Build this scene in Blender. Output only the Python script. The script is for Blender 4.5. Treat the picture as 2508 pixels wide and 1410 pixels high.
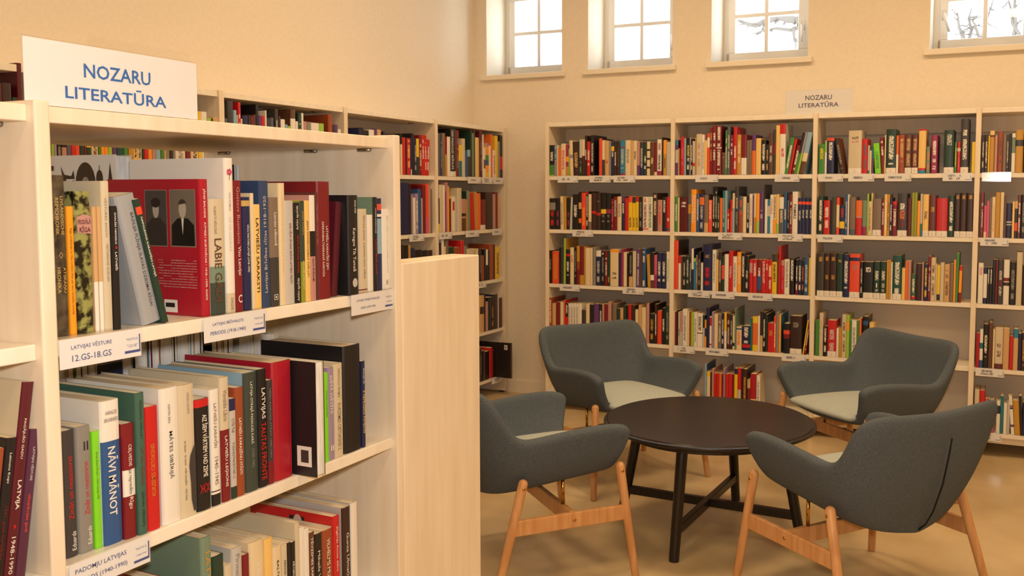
import bpy, bmesh, math, random
from mathutils import Vector, Matrix
random.seed(7)
for o in list(bpy.data.objects): bpy.data.objects.remove(o)
SC = bpy.context.scene
COL = SC.collection
# ------------------------------------------------------------------ camera
F, CX, CY, PITCH, YAW, ROLL, EYE = 2245.25, 1432.9, 627.9, -.06812, .42786, .00181, 1.437
fw = Vector((-math.sin(YAW)*math.cos(PITCH), math.cos(YAW)*math.cos(PITCH), math.sin(PITCH)))
_r = Vector((math.cos(YAW), math.sin(YAW), 0)); _u = _r.cross(fw)
rt = _r*math.cos(ROLL) + _u*math.sin(ROLL); up = -_r*math.sin(ROLL) + _u*math.cos(ROLL)
cam = bpy.data.cameras.new('camera'); co = bpy.data.objects.new('camera', cam); COL.objects.link(co)
cam.sensor_width = 36; cam.lens = F*36/2508
cam.shift_x = -(CX-1254)/2508; cam.shift_y = -(705-CY)/2508
cam.clip_start = .02
M = Matrix((rt, up, -fw)).transposed().to_4x4(); M.translation = (0, 0, EYE)
co.matrix_world = M
cam.dof.use_dof = True; cam.dof.focus_distance = 2.3; cam.dof.aperture_fstop = 11
SC.camera = co
# ------------------------------------------------------------------ sky, lamps, exposure
W = bpy.data.worlds.new('overcast_sky'); SC.world = W; W.use_nodes = True
bg = W.node_tree.nodes['Background']; bg.inputs[0].default_value = (.86, .94, 1, 1); bg.inputs[1].default_value = 8
SC.view_settings.view_transform = 'Standard'; SC.view_settings.look = 'None'
SC.view_settings.exposure = .12; SC.view_settings.gamma = 1; SC.view_settings.use_curve_mapping = False
SC.cycles.use_denoising = True
SC.cycles.max_bounces = 7; SC.cycles.diffuse_bounces = 4; SC.cycles.glossy_bounces = 3
SC.cycles.transparent_max_bounces = 12; SC.cycles.caustics_reflective = False; SC.cycles.caustics_refractive = False
SC.cycles.sample_clamp_indirect = 6
WARM = (1, .69, .37)
def area(name, loc, size, power, color, size_y=None, rot=(0, 0, 0)):
    l = bpy.data.lights.new(name, 'AREA'); l.energy = power; l.color = color; l.size = size
    if size_y: l.shape = 'RECTANGLE'; l.size_y = size_y
    o = bpy.data.objects.new(name, l); COL.objects.link(o); o.location = loc; o.rotation_euler = rot
    return o
for lx, ly, p in ((-1.9, 3.9, 25), (-.2, 3.9, 25), (1.6, 3.9, 21), (-1.7, 1.4, 17), (.1, 1.2, 19), (1.8, 1.2, 17), (-.2, -1.2, 17)):
    area('ceiling_lamp', (lx, ly, 3.38), .5, p, WARM)
fl = bpy.data.lights.new('camera_flash', 'SPOT'); fl.energy = 85; fl.color = (1, .93, .84); fl.shadow_soft_size = .045
fl.spot_size = math.radians(95); fl.spot_blend = .5
fo = bpy.data.objects.new('camera_flash', fl); COL.objects.link(fo)
fo.matrix_world = M.copy(); fo.location = Vector((0, 0, EYE)) + up*.11 + rt*.02
# ------------------------------------------------------------------ helpers
def lin(c):
    return tuple(((v/255)/12.92 if v/255 <= .04045 else ((v/255+.055)/1.055)**2.4) for v in c)
def ray(u, v): return fw + rt*((u-CX)/F) + up*((CY-v)/F)
O3 = Vector((0, 0, EYE))
def hit_x(u, v, X): d = ray(u, v); return O3 + d*(X/d.x)
def hit_y(u, v, Y): d = ray(u, v); return O3 + d*(Y/d.y)
def along_y(u, X, z):          # y of the point of column u on the plane x = X at height z
    k = (u-CX)/F; a = rt - fw*k
    return -(a.x*X + a.z*(z-EYE))/a.y
def along_x(u, Y, z):
    k = (u-CX)/F; a = rt - fw*k
    return -(a.y*Y + a.z*(z-EYE))/a.x
MATS = {}
def mat(name, rgb, rough=.5, spec=.5, build=None, **kw):
    if name in MATS: return MATS[name]
    m = bpy.data.materials.new(name); m.use_nodes = True
    b = m.node_tree.nodes['Principled BSDF']
    b.inputs['Base Color'].default_value = (*lin(rgb), 1); b.inputs['Roughness'].default_value = rough
    b.inputs['Specular IOR Level'].default_value = spec
    for k, v in kw.items(): b.inputs[k].default_value = v
    if build: build(m.node_tree, b)
    MATS[name] = m
    return m
def N(t, kind, **kw):
    n = t.nodes.new(kind)
    for k, v in kw.items():
        if k.startswith('i_'):
            key = k[2:]; n.inputs[int(key) if key.isdigit() else key].default_value = v
        else: setattr(n, k, v)
    return n
def noise_mix(scale, c1, c2, detail=4, stretch=(1, 1, 1), lo=.35, hi=.65, bump=0, bscale=None):
    def f(t, b):
        tc = N(t, 'ShaderNodeTexCoord'); mp = N(t, 'ShaderNodeMapping'); mp.inputs['Scale'].default_value = stretch
        t.links.new(tc.outputs['Object'], mp.inputs[0])
        n = N(t, 'ShaderNodeTexNoise', i_Scale=scale, i_Detail=detail)
        t.links.new(mp.outputs[0], n.inputs['Vector'])
        r = N(t, 'ShaderNodeValToRGB'); r.color_ramp.elements[0].position = lo; r.color_ramp.elements[1].position = hi
        r.color_ramp.elements[0].color = (*lin(c1), 1); r.color_ramp.elements[1].color = (*lin(c2), 1)
        t.links.new(n.outputs[0], r.inputs[0]); t.links.new(r.outputs[0], b.inputs['Base Color'])
        if bump:
            n2 = N(t, 'ShaderNodeTexNoise', i_Scale=bscale or scale, i_Detail=2)
            t.links.new(mp.outputs[0], n2.inputs['Vector'])
            bp = N(t, 'ShaderNodeBump', i_Strength=bump, i_Distance=.002)
            t.links.new(n2.outputs[0], bp.inputs['Height']); t.links.new(bp.outputs[0], b.inputs['Normal'])
    return f
m_wall = mat('cream_wall_paint', (238, 226, 206), .75, .3, noise_mix(60, (236, 224, 204), (240, 228, 208), bump=.05, bscale=180))
m_ceil = mat('ceiling_paint', (240, 236, 228), .8, .2)
m_floor = mat('polished_screed', (205, 180, 140), .26, .45, noise_mix(1.6, (186, 163, 124), (214, 191, 152), detail=7, bump=.01, bscale=5))
m_birch = mat('pale_birch', (236, 220, 196), .42, .4, noise_mix(9, (231, 214, 189), (240, 225, 203), detail=5, stretch=(4, 4, .35)))
m_edge = mat('birch_edging', (240, 222, 192), .4, .4, noise_mix(20, (236, 217, 186), (242, 225, 196), detail=3, stretch=(1, 1, .3)))
m_shelf = mat('white_birch_shelf', (240, 230, 214), .4, .4, noise_mix(9, (237, 226, 208), (242, 233, 218), detail=4, stretch=(3, 3, 3)))
m_back = mat('grey_back_board', (214, 204, 192), .55, .3)
m_white = mat('white_window_pvc', (240, 240, 238), .35, .5)
m_sill = mat('sill_paint', (238, 228, 210), .45, .4)
m_reveal = m_wall
m_metal = mat('steel', (170, 165, 160), .3, .5, Metallic=1)
m_brass = mat('brass', (200, 150, 70), .22, .5, Metallic=1)
m_paper = mat('label_paper', (238, 236, 236), .55, .3)
m_blue = mat('blue_print', (40, 100, 175), .5, .3)
m_ink = mat('blue_grey_print', (70, 78, 120), .5, .3)
m_dark = mat('dark_print', (40, 36, 36), .5, .3)
m_pages = mat('book_pages', (226, 212, 184), .8, .2, noise_mix(300, (216, 200, 172), (232, 219, 194), detail=1, stretch=(1, .05, .05)))
m_wpages = mat('white_book_pages', (226, 226, 226), .8, .2, noise_mix(300, (210, 210, 212), (236, 236, 236), detail=1, stretch=(1, .05, .05)))
m_beech = mat('beech', (206, 152, 100), .38, .45, noise_mix(7, (196, 140, 88), (216, 164, 112), detail=5, stretch=(6, 6, .6)))
m_black = mat('black_stained_wood', (26, 19, 17), .33, .5, noise_mix(8, (22, 16, 14), (32, 24, 21), detail=4, stretch=(8, 1, 1)))
m_felt = mat('grey_blue_felt', (88, 94, 102), .95, .15, noise_mix(420, (68, 76, 86), (102, 110, 118), detail=3, lo=.3, hi=.7, bump=.35, bscale=500))
m_pad = mat('pale_grey_green_felt', (168, 176, 174), .95, .15, noise_mix(420, (156, 165, 163), (180, 187, 184), detail=3, bump=.25, bscale=500))
m_seam = mat('seam_thread', (34, 36, 40), .9, .1)
m_bark = mat('bark', (92, 86, 80), .9, .1)
def clear_build(rough, top):
    def f(t, b):
        out = t.nodes['Material Output']; tr = N(t, 'ShaderNodeBsdfTransparent'); gl = N(t, 'ShaderNodeBsdfGlossy', i_Roughness=rough)
        lw = N(t, 'ShaderNodeLayerWeight', i_Blend=.5); pw = N(t, 'ShaderNodeMath', operation='POWER'); pw.inputs[1].default_value = 5
        ma = N(t, 'ShaderNodeMath', operation='MULTIPLY_ADD'); ma.inputs[1].default_value = top; ma.inputs[2].default_value = .035
        mx = N(t, 'ShaderNodeMixShader'); t.links.new(lw.outputs['Facing'], pw.inputs[0]); t.links.new(pw.outputs[0], ma.inputs[0])
        t.links.new(ma.outputs[0], mx.inputs[0]); t.links.new(tr.outputs[0], mx.inputs[1]); t.links.new(gl.outputs[0], mx.inputs[2]); t.links.new(mx.outputs[0], out.inputs[0])
    return f
m_glass = mat('clear_glass', (255, 255, 255), build=clear_build(.02, .6))
def cover_build(t, b):
    a = N(t, 'ShaderNodeAttribute', attribute_name='Col'); k = N(t, 'ShaderNodeAttribute', attribute_name='Ink')
    uv = N(t, 'ShaderNodeUVMap'); sp = N(t, 'ShaderNodeSeparateXYZ'); t.links.new(uv.outputs[0], sp.inputs[0])
    def math_(op, x, y=None):
        n = N(t, 'ShaderNodeMath', operation=op)
        for i, v in enumerate((x, y)):
            if v is None: continue
            if isinstance(v, (int, float)): n.inputs[i].default_value = v
            else: t.links.new(v, n.inputs[i])
        return n.outputs[0]
    gx = math_('FLOOR', math_('MULTIPLY', sp.outputs[0], 430)); gy = math_('FLOOR', math_('MULTIPLY', sp.outputs[1], 9))
    cb = N(t, 'ShaderNodeCombineXYZ'); t.links.new(gx, cb.inputs[0]); t.links.new(gy, cb.inputs[1])
    wn = N(t, 'ShaderNodeTexWhiteNoise', noise_dimensions='2D'); t.links.new(cb.outputs[0], wn.inputs['Vector'])
    strokes = math_('GREATER_THAN', wn.outputs[0], .36)
    gw = math_('FLOOR', math_('MULTIPLY', sp.outputs[0], 52)); w2 = N(t, 'ShaderNodeTexWhiteNoise', noise_dimensions='1D'); t.links.new(gw, w2.inputs['W'])
    words = math_('GREATER_THAN', w2.outputs[0], .16)
    inb = math_('LESS_THAN', math_('ABSOLUTE', math_('SUBTRACT', sp.outputs[1], .5)), .24)
    msk = math_('MULTIPLY', math_('MULTIPLY', strokes, words), math_('MULTIPLY', inb, k.outputs['Alpha']))
    mx = N(t, 'ShaderNodeMix', data_type='RGBA'); t.links.new(msk, mx.inputs[0])
    t.links.new(a.outputs['Color'], mx.inputs[6]); t.links.new(k.outputs['Color'], mx.inputs[7])
    t.links.new(mx.outputs[2], b.inputs['Base Color'])
m_cover = mat('printed_cover', (128, 128, 128), .36, .5, cover_build)
m_camo = mat('green_patterned_cover', (100, 100, 60), .3, .5, noise_mix(55, (26, 24, 16), (150, 150, 86), detail=3, lo=.44, hi=.56))
m_mottle = mat('brown_mottled_cover', (80, 68, 54), .28, .5, noise_mix(45, (44, 36, 30), (98, 86, 66), detail=5))

class MB:
    def __init__(s): s.v = []; s.f = []; s.c = []; s.k = []; s.uv = []; s.mi = []; s.tag = None
    def add(s, vs, fs, col=None, ink=None, uvs=None, mi=0):
        b = len(s.v); s.v += [tuple(v) for v in vs]
        for i, f in enumerate(fs):
            s.f.append(tuple(b+j for j in f)); s.c.append(col); s.k.append(ink); s.uv.append(uvs[i] if uvs else None); s.mi.append(mi)
    def box(s, a, b, **kw):
        x0, y0, z0 = a; x1, y1, z1 = b
        s.add([(x0, y0, z0), (x1, y0, z0), (x1, y1, z0), (x0, y1, z0), (x0, y0, z1), (x1, y0, z1), (x1, y1, z1), (x0, y1, z1)],
              [(0, 3, 2, 1), (4, 5, 6, 7), (0, 1, 5, 4), (1, 2, 6, 5), (2, 3, 7, 6), (3, 0, 4, 7)], **kw)
    def tube(s, pts, rads, n=12, cap=True, **kw):
        rings = []; vs = []; fs = []
        for i, p in enumerate(pts):
            p = Vector(p); d = (Vector(pts[min(i+1, len(pts)-1)])-Vector(pts[max(i-1, 0)])).normalized()
            a = d.orthogonal().normalized() if i == 0 else (rings[-1][1]-d*rings[-1][1].dot(d)).normalized()
            rings.append((p, a)); b = d.cross(a)
            for j in range(n):
                t = 2*math.pi*j/n; vs.append(p+(a*math.cos(t)+b*math.sin(t))*rads[i])
        for i in range(len(pts)-1):
            for j in range(n):
                k = (j+1) % n; fs.append((i*n+j, i*n+k, (i+1)*n+k, (i+1)*n+j))
        if cap: fs.append(tuple(range(n-1, -1, -1))); fs.append(tuple((len(pts)-1)*n+j for j in range(n)))
        s.add(vs, fs, **kw)
    def build(s, name, mats, parent=None, loc=None, rot=None, smooth=False, bevel=0):
        me = bpy.data.meshes.new(name); me.from_pydata(s.v, [], s.f); me.update()
        for m in (mats if isinstance(mats, (list, tuple)) else [mats]): me.materials.append(m)
        if any(s.mi): me.polygons.foreach_set('material_index', s.mi)
        if any(c is not None for c in s.c):
            ca = me.color_attributes.new('Col', 'FLOAT_COLOR', 'CORNER'); ka = me.color_attributes.new('Ink', 'FLOAT_COLOR', 'CORNER')
            uv = me.uv_layers.new(name='UVMap'); cc = []; kk = []; uu = []
            for f, c, k, u in zip(s.f, s.c, s.k, s.uv):
                n = len(f); c = c or (.5, .5, .5); k = (*k, 1.) if k else (0, 0, 0, 0.)
                cc += [*c, 1.]*n; kk += list(k)*n
                uu += [q for p in (u or [(0, 0)]*n) for q in p]
            ca.data.foreach_set('color', cc); ka.data.foreach_set('color', kk); uv.data.foreach_set('uv', uu)
        if smooth: me.polygons.foreach_set('use_smooth', [True]*len(s.f))
        o = bpy.data.objects.new(name, me); COL.objects.link(o)
        if parent: o.parent = parent
        if loc: o.location = loc
        if rot: o.rotation_euler = rot
        if bevel:
            b = o.modifiers.new('bevel', 'BEVEL'); b.width = bevel; b.segments = 2; b.limit_method = 'ANGLE'
        return o
def boxo(name, a, b, m, parent=None, bevel=.0015):
    k = MB(); k.box(a, b); return k.build(name, m, parent, bevel=bevel)
def tag(o, label=None, cat=None, group=None, kind=None):
    if label: o['label'] = label
    if cat: o['category'] = cat
    if group: o['group'] = group
    if kind: o['kind'] = kind
    return o
def thing(name, label, cat, loc=(0, 0, 0), rz=0, group=None):
    o = bpy.data.objects.new(name, None); COL.objects.link(o); o.location = loc; o.rotation_euler = (0, 0, rz)
    o.empty_display_size = .1
    return tag(o, label, cat, group)
TXT = {}
def text_mesh(s, bold=0.):
    """flat text normalised: centred, width and height returned"""
    key = (s, bold)
    if key not in TXT:
        cu = bpy.data.curves.new('t', 'FONT'); cu.body = s; cu.offset = bold; cu.resolution_u = 2
        cu.align_x = 'CENTER'; cu.space_line = 1.05
        ob = bpy.data.objects.new('t', cu)
        me = bpy.data.meshes.new_from_object(ob)
        bpy.data.objects.remove(ob); bpy.data.curves.remove(cu)
        vs = [tuple(v.co[:2]) for v in me.vertices]; fs = [tuple(p.vertices) for p in me.polygons]
        bpy.data.meshes.remove(me)
        if vs:
            x0 = min(v[0] for v in vs); x1 = max(v[0] for v in vs); y0 = min(v[1] for v in vs); y1 = max(v[1] for v in vs)
            vs = [(v[0]-(x0+x1)/2, v[1]-(y0+y1)/2) for v in vs]; TXT[key] = (vs, fs, x1-x0, y1-y0)
        else: TXT[key] = ([], [], 1, 1)
    return TXT[key]
def put_text(mb, s, origin, ex, ey, length=None, height=None, bold=.0, stretch=True, free=False, **kw):
    """adds text to mb: centre origin, reading direction ex, up ey (unit vectors), fitted to length x height"""
    vs, fs, w, h = text_mesh(s, bold)
    if not vs: return
    sx = length/w if length else None; sy = height/h if height else None
    if sx and sy and not free:
        if not stretch: sx = sy = min(sx, sy)
        else: sx = min(sx, sy*1.6); sy = min(sy, sx*1.9)
    sx = sx or sy; sy = sy or sx
    o = Vector(origin); ex = Vector(ex); ey = Vector(ey)
    mb.add([o+ex*(v[0]*sx)+ey*(v[1]*sy) for v in vs], fs, **kw)
# ------------------------------------------------------------------ palette
PAL = {'k': ((30, 28, 30), 'black'), 'K': ((62, 58, 58), 'charcoal'), 'w': ((232, 226, 216), 'white'), 'c': ((226, 206, 168), 'cream'),
 'r': ((196, 34, 36), 'red'), 'R': ((122, 28, 36), 'dark red'), 'm': ((88, 24, 36), 'maroon'), 'o': ((226, 112, 48), 'orange'),
 'O': ((245, 158, 40), 'bright orange'), 'y': ((232, 196, 40), 'yellow'), 'Y': ((236, 196, 116), 'pale yellow'), 'g': ((70, 136, 62), 'green'),
 'G': ((34, 60, 48), 'dark green'), 'l': ((156, 196, 74), 'light green'), 'H': ((130, 216, 44), 'lime green'), 'b': ((48, 86, 140), 'blue'),
 'B': ((34, 40, 82), 'navy'), 's': ((140, 176, 198), 'light blue'), 't': ((32, 116, 124), 'teal'), 'T': ((44, 128, 168), 'bright blue'),
 'p': ((96, 58, 118), 'purple'), 'i': ((206, 90, 124), 'pink'), 'n': ((98, 64, 48), 'brown'), 'N': ((58, 38, 34), 'dark brown'),
 'e': ((136, 132, 126), 'grey'), 'E': ((192, 188, 182), 'light grey'), 'a': ((206, 166, 116), 'tan'), 'u': ((192, 144, 52), 'mustard'),
 'v': ((156, 138, 164), 'lavender'), 'M': ((150, 44, 92), 'magenta'), 'f': ((226, 78, 50), 'orange-red'), 'q': ((190, 140, 132), 'dusty pink'),
 'x': ((208, 194, 166), 'beige'), 'h': ((126, 108, 94), 'taupe'), 'z': ((86, 92, 108), 'slate'), 'J': ((152, 74, 44), 'rust brown'),
 'C': ((170, 28, 46), 'crimson'), 'S': ((116, 140, 120), 'sage green'), 'j': ((28, 78, 74), 'dark teal'), 'V': ((146, 152, 46), 'olive green'),
 'D': ((98, 48, 48), 'reddish brown'), 'U': ((196, 164, 96), 'gold'), 'Z': ((158, 160, 164), 'mid grey'), 'A': ((50, 68, 104), 'steel blue'),
 'P': ((84, 42, 66), 'plum'), 'F': ((64, 100, 86), 'grey green'), 'Q': ((60, 70, 64), 'green-grey')}
LC = {k: lin(v[0]) for k, v in PAL.items()}
# ------------------------------------------------------------------ books
def book_geo(w, h, d, col, cover, bands, inks, hard, rev, stick, warp=True):
    """spine towards -y at y=0, thickness along x from 0, depth +y; returns (cover MB, pages MB, front bulge)"""
    mb = MB(); pg = MB(); t = .0022 if hard else .0007
    t = min(t, w*.16); bul = min(.0045, w*.14) if hard else min(.0018, w*.08); e = bul+.0012
    ov = .003 if hard else .0
    prof = [(0, d), (0, e), (w*.06, bul*.45), (w*.25, bul*.1), (w*.5, 0), (w*.75, bul*.1), (w*.94, bul*.45), (w, e), (w, d)]
    cols = [cover, col, col, col, col, col, col, cover]
    zs = {0., 1.}
    for _, a, b in bands: zs |= {a, b}
    for _, a, b in inks: zs |= {a, b}
    if stick: zs.add(min(.3, .032/h))
    zs = sorted(zs); n = len(prof)
    def fix(p): return (w-p[0], d-p[1]) if rev else p
    sgn = 1
    for i in range(len(zs)-1):
        a, b = zs[i], zs[i+1]; zm = (a+b)/2; c = None; k = None
        for bc, ba, bb in bands:
            if ba <= zm <= bb: c = LC[bc]
        for ic, ia, ib in inks:
            if ia <= zm <= ib: k = LC[ic]
        if stick and zm < .032/h: c = LC['w']; k = None
        for j in range(n-1):
            p, q = fix(prof[j]), fix(prof[j+1]); sp = 1 <= j <= 6
            vs = [(*p, a*h), (*q, a*h), (*q, b*h), (*p, b*h)]
            va, vb = (prof[j][0]/w, prof[j+1][0]/w)
            mb.add(vs, [(0, 1, 2, 3)], col=(c if sp and c else cols[j]), ink=(k if sp else None),
                   uvs=[[(a*h+col[0], va), (a*h+col[0], vb), (b*h+col[0], vb), (b*h+col[0], va)]])
    inner = [(t, d), (t, e+t*.6), (w*.5, bul*.6+t), (w-t, e+t*.6), (w-t, d)]
    om = [0, 1, 4, 7, 8]
    for z, flip in ((0, 0), (h, 1)):
        for a in range(4):
            A = [fix(prof[k]) for k in range(om[a], om[a+1]+1)]; B = [fix(inner[a+1]), fix(inner[a])]
            vs = [(*p, z) for p in A+B]; f = tuple(range(len(vs)))
            mb.add(vs, [f[::-1] if not flip else f], col=cover)
    for a in range(4):
        p, q = fix(inner[a]), fix(inner[a+1])
        mb.add([(*p, 0), (*q, 0), (*q, h), (*p, h)], [(3, 2, 1, 0)], col=LC['x'])
    for a, b in ((0, 0), (8, 4)):
        p, q = fix(prof[a]), fix(inner[b])
        mb.add([(*p, 0), (*q, 0), (*q, h), (*p, h)], [(0, 1, 2, 3)], col=cover)
    y0, y1 = bul*.6+t, d-ov*1.3
    if rev: y0, y1 = d-y1, d-y0
    pg.box((t*1.02, y0, ov), (w-t*1.02, y1, h-ov), col=LC['c'] if not rev else LC['w'])
    if stick and w > .012:
        zc = .032/h*h*.5; y = -.0004; g = min(w*.16, .004)
        mb.add([(w/2-g*.5, y, zc-.006), (w/2-g*.2, y, zc-.006), (w/2-g*.2, y, zc+.007), (w/2-g*.5, y, zc+.007)], [(0, 1, 2, 3)], col=LC['r'])
        mb.add([(w/2-g*.5, y, zc-.006), (w/2+g*.6, y, zc-.006), (w/2+g*.6, y, zc-.004), (w/2-g*.5, y, zc-.004)], [(0, 1, 2, 3)], col=LC['r'])
    return mb, pg
BOOKS = []      # every book of every row, before the 300 largest are chosen
def parse(row, line):
    line, _, label = line.partition('|')
    p = line.split(); x0, x1, yt = (float(q) for q in p[:3]); col = p[3]
    b = dict(row=row, col=col, cover=col, bands=[], inks=[], stick=False, rev=False, words=[], hard=None, sb=row.get('sb', .006), d=None, lean=0, label=label.strip(), mat=None)
    k = None
    for q in p[4:]:
        if q == 'L': b['stick'] = True
        elif q == 'X': b['rev'] = True
        elif q == 'H': b['hard'] = True
        elif q == 'P': b['hard'] = False
        elif q[0] == 'W': b['words'].append(q.split(':')[1:])
        elif q[0] == 'm' and ':' in q: b['mat'] = q[2:]
        elif q[0] == 'b' and ':' in q:
            c, a1, a2 = q[1:].split(':'); b['bands'].append((c, float(a1), float(a2)))
        elif q[0] == 't':
            s = q[1:].split(':'); b['inks'].append((s[0], float(s[1]) if len(s) > 1 else .14, float(s[2]) if len(s) > 2 else .82))
        elif q[0] == 'l': b['lean'] = float(q[1:])
        elif q[0] == 'k': k = float(q[1:])
        elif q[0] == 'd': b['d'] = float(q[1:])/100
        elif q[0] == 's': b['sb'] = float(q[1:])/100
        elif q[0] == 'c': b['cover'] = q[1:]
    ox, oy, s = row['crop']; U0, U1, V = ox+x0*s, ox+x1*s, oy+yt*s
    dx = b['lean']*s
    zs = row['z']; front = row['front']; ax = row['axis']
    if ax == 'x':
        Y = front + b['sb']; top = hit_y((U0+U1)/2+dx/2, V, Y).z; zm = (zs+top)/2
        f = lambda u, z: along_x(u, Y, z); P = Y
    else:
        X = front - b['sb']; top = hit_x((U0+U1)/2, V, X).z; zm = row.get('zx') or ((zs+top)/2 if not row.get('base') else zs)
        f = lambda u, z: along_y(u, X, z); P = X
    a, c = f(U0, zm), f(U1, zm)
    h = top-zs; ang = 0
    if b['lean']: ang = math.atan2(f((U0+U1)/2+dx/2, top)-f((U0+U1)/2-dx/2, zs), h); sh = h*math.tan(ang)/2; a -= sh; c -= sh
    if k is not None: ang = math.atan2(f(ox+k*s, top)-a, h)
    w = c-a
    if ang: wtrue = w*math.cos(ang); h = h/math.cos(ang)-.5*abs(wtrue*math.tan(ang)); w = wtrue
    b.update(a=a, w=max(w, .003), h=max(h, .06), P=P, ang=ang, area=(U1-U0)*max(5, 2245*(top-zs)/6)*row.get('vis', 1))
    if b['d'] is None: b['d'] = min(row.get('dmax', .2), max(.12, h*.7))
    if b['hard'] is None: b['hard'] = w > .016
    return b
def row(name, place, group, axis, front, z, crop, text, **kw):
    R = dict(name=name, place=place, group=group, axis=axis, front=front, z=z, crop=crop, n=len([b for b in BOOKS if b['row']['name'] == name]), **kw)
    for line in text.strip().replace('\n', ';').split(';'):
        if line.strip(): BOOKS.append(parse(R, line.strip()))
# ---- room shell
ZC = 3.45; XL, YB, XR, YF = -3.53, 5.79, 3.6, -3.2; TH = .32
SILL, WTOP = 2.283, 2.955
WIN = [(-3.423, -2.822), (-2.62, -2.012), (-1.748, -1.13), (-.4235, .19)]
boxo('floor', (XL-.2, YF-.2, -.1), (XR+.2, YB+TH, 0), m_floor, bevel=0)['kind'] = 'structure'
boxo('ceiling', (XL-.2, YF-.2, ZC), (XR+.2, YB+TH, ZC+.1), m_ceil, bevel=0)['kind'] = 'structure'
boxo('wall_left', (XL-.2, YF-.2, 0), (XL, YB+TH, ZC), m_wall, bevel=0)['kind'] = 'structure'
boxo('wall_right', (XR, YF-.2, 0), (XR+.2, YB+TH, ZC), m_wall, bevel=0)['kind'] = 'structure'
boxo('wall_front', (XL, YF-.2, 0), (XR, YF, ZC), m_wall, bevel=0)['kind'] = 'structure'
k = MB(); xs = [XL]+[q for w in WIN for q in w]+[XR]
k.box((XL, YB, 0), (XR, YB+TH, SILL)); k.box((XL, YB, WTOP), (XR, YB+TH, ZC))
for i in range(0, len(xs), 2): k.box((xs[i], YB, SILL), (xs[i+1], YB+TH, WTOP))
k.build('wall_back', m_wall)['kind'] = 'structure'
kb = MB(); kb.box((XL, YB-.014, 0), (XR, YB, .085)); kb.box((XL, YB-.009, .085), (XR, YB, .092)); kb.build('baseboard_back', m_wall)['kind'] = 'structure'
boxo('baseboard_left', (XL, YF, 0), (XL+.014, YB-.014, .09), m_wall)['kind'] = 'structure'
for i, (a, b) in enumerate(WIN):
    y = YB+.285; root = thing('window_%d' % (i+1), None, None); root['kind'] = 'structure'
    gl0, gl1 = a+.083, b-.118; gz0, gz1 = SILL+.095, WTOP-.1
    fr = MB(); fr.box((a, y, SILL), (b, y+.05, SILL+.05)); fr.box((a, y, WTOP-.05), (b, y+.05, WTOP))
    fr.box((a, y, SILL+.05), (a+.045, y+.05, WTOP-.05)); fr.box((b-.06, y, SILL+.05), (b, y+.05, WTOP-.05)); fr.build('window_frame', m_white, root)
    s_ = MB(); y2 = y-.012
    s_.box((a+.035, y2, SILL+.035), (b-.05, y2+.055, gz0)); s_.box((a+.035, y2, gz1), (b-.05, y2+.055, WTOP-.035))
    s_.box((a+.035, y2, gz0), (gl0, y2+.055, gz1)); s_.box((gl1, y2, gz0), (b-.05, y2+.055, gz1)); s_.build('sash', m_white, root, bevel=.004)
    cx_, cz = (gl0+gl1)/2, (gz0+gz1)/2
    boxo('muntin', (cx_-.013, y2-.001, gz0-.004), (cx_+.013, y2+.03, gz1+.004), m_white, root); boxo('muntin', (gl0-.004, y2-.002, cz-.013), (gl1+.004, y2+.03, cz+.013), m_white, root)
    for p0, p1 in ((gl0, cx_-.013), (cx_+.013, gl1)):
        for q0, q1 in ((gz0, cz-.013), (cz+.013, gz1)): boxo('pane', (p0-.004, y2+.026, q0-.004), (p1+.004, y2+.03, q1+.004), m_glass, root, bevel=0)
    hx = b-.085 if i < 3 else a+.058
    h_ = MB(); hz = (gz0+gz1)/2-.09
    h_.box((hx-.012, y2-.01, hz-.03), (hx+.012, y2, hz+.03)); h_.tube([(hx, y2-.008, hz), (hx, y2-.035, hz), (hx+(.0 if i < 3 else .035), y2-.04, hz-.11)], [.008, .009, .007], 8)
    h_.build('handle', m_white, root, smooth=True)
    hg = MB(); hg.tube([(a+.034, y2-.004, SILL+.03), (a+.034, y2-.004, SILL+.09)], [.006, .006], 8); hg.build('hinge', m_metal, root)
    sl = MB(); sl.box((a, YB, SILL-.012), (b, y, SILL)); sl.box((a-.03, YB-.035, SILL-.034), (b+.03, YB, SILL)); sl.build('window_sill', m_sill, root, bevel=.003)
# ---- bookcases
BX = [-2.7597, -1.8883, -1.0182, -.1491, .7209, 1.5909]; BZ = [.137, .491, .844, 1.2036, 1.5535]; FB = 5.4145
t = thing('bookcase', 'long pale birch bookcase along the back wall under the windows', 'bookcase')
for x in BX: boxo('upright', (x, FB, .012), (x+.0265, FB+.29, 1.906), m_edge if 0 else m_birch, t)
for i in range(5):
    x0, x1 = BX[i]+.0265, BX[i+1]
    boxo('top_panel', (x0, FB+.008, 1.876), (x1, FB+.29, 1.9025), m_shelf, t)
    for z in BZ: boxo('shelf', (x0, FB+.008, z-.025), (x1, FB+.28, z), m_shelf, t)
    boxo('back_panel', (x0, FB+.281, .1), (x1, FB+.288, 1.8), m_back, t, bevel=0)
    boxo('back_rail', (x0, FB+.262, 1.79), (x1, FB+.28, 1.876), m_birch, t)
    boxo('plinth', (x0, FB+.03, .074), (x1, FB+.046, .112), m_birch, t)
for x in BX: boxo('foot', (x+.003, FB+.02, 0), (x+.023, FB+.05, .012), m_seam, t, bevel=0)
LY = [1.394, 2.262, 3.13, 3.998, 4.869, 5.738]; LZ = [.137, .4785, .8345, 1.19, 1.5487]; FL = -3.2537
t = thing('bookcase', 'tall pale birch bookcase against the left wall, reaching into the corner', 'bookcase')
for y in LY: boxo('upright', (FL-.27, y, .012), (FL, y+.03, 1.904), m_birch, t)
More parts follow.
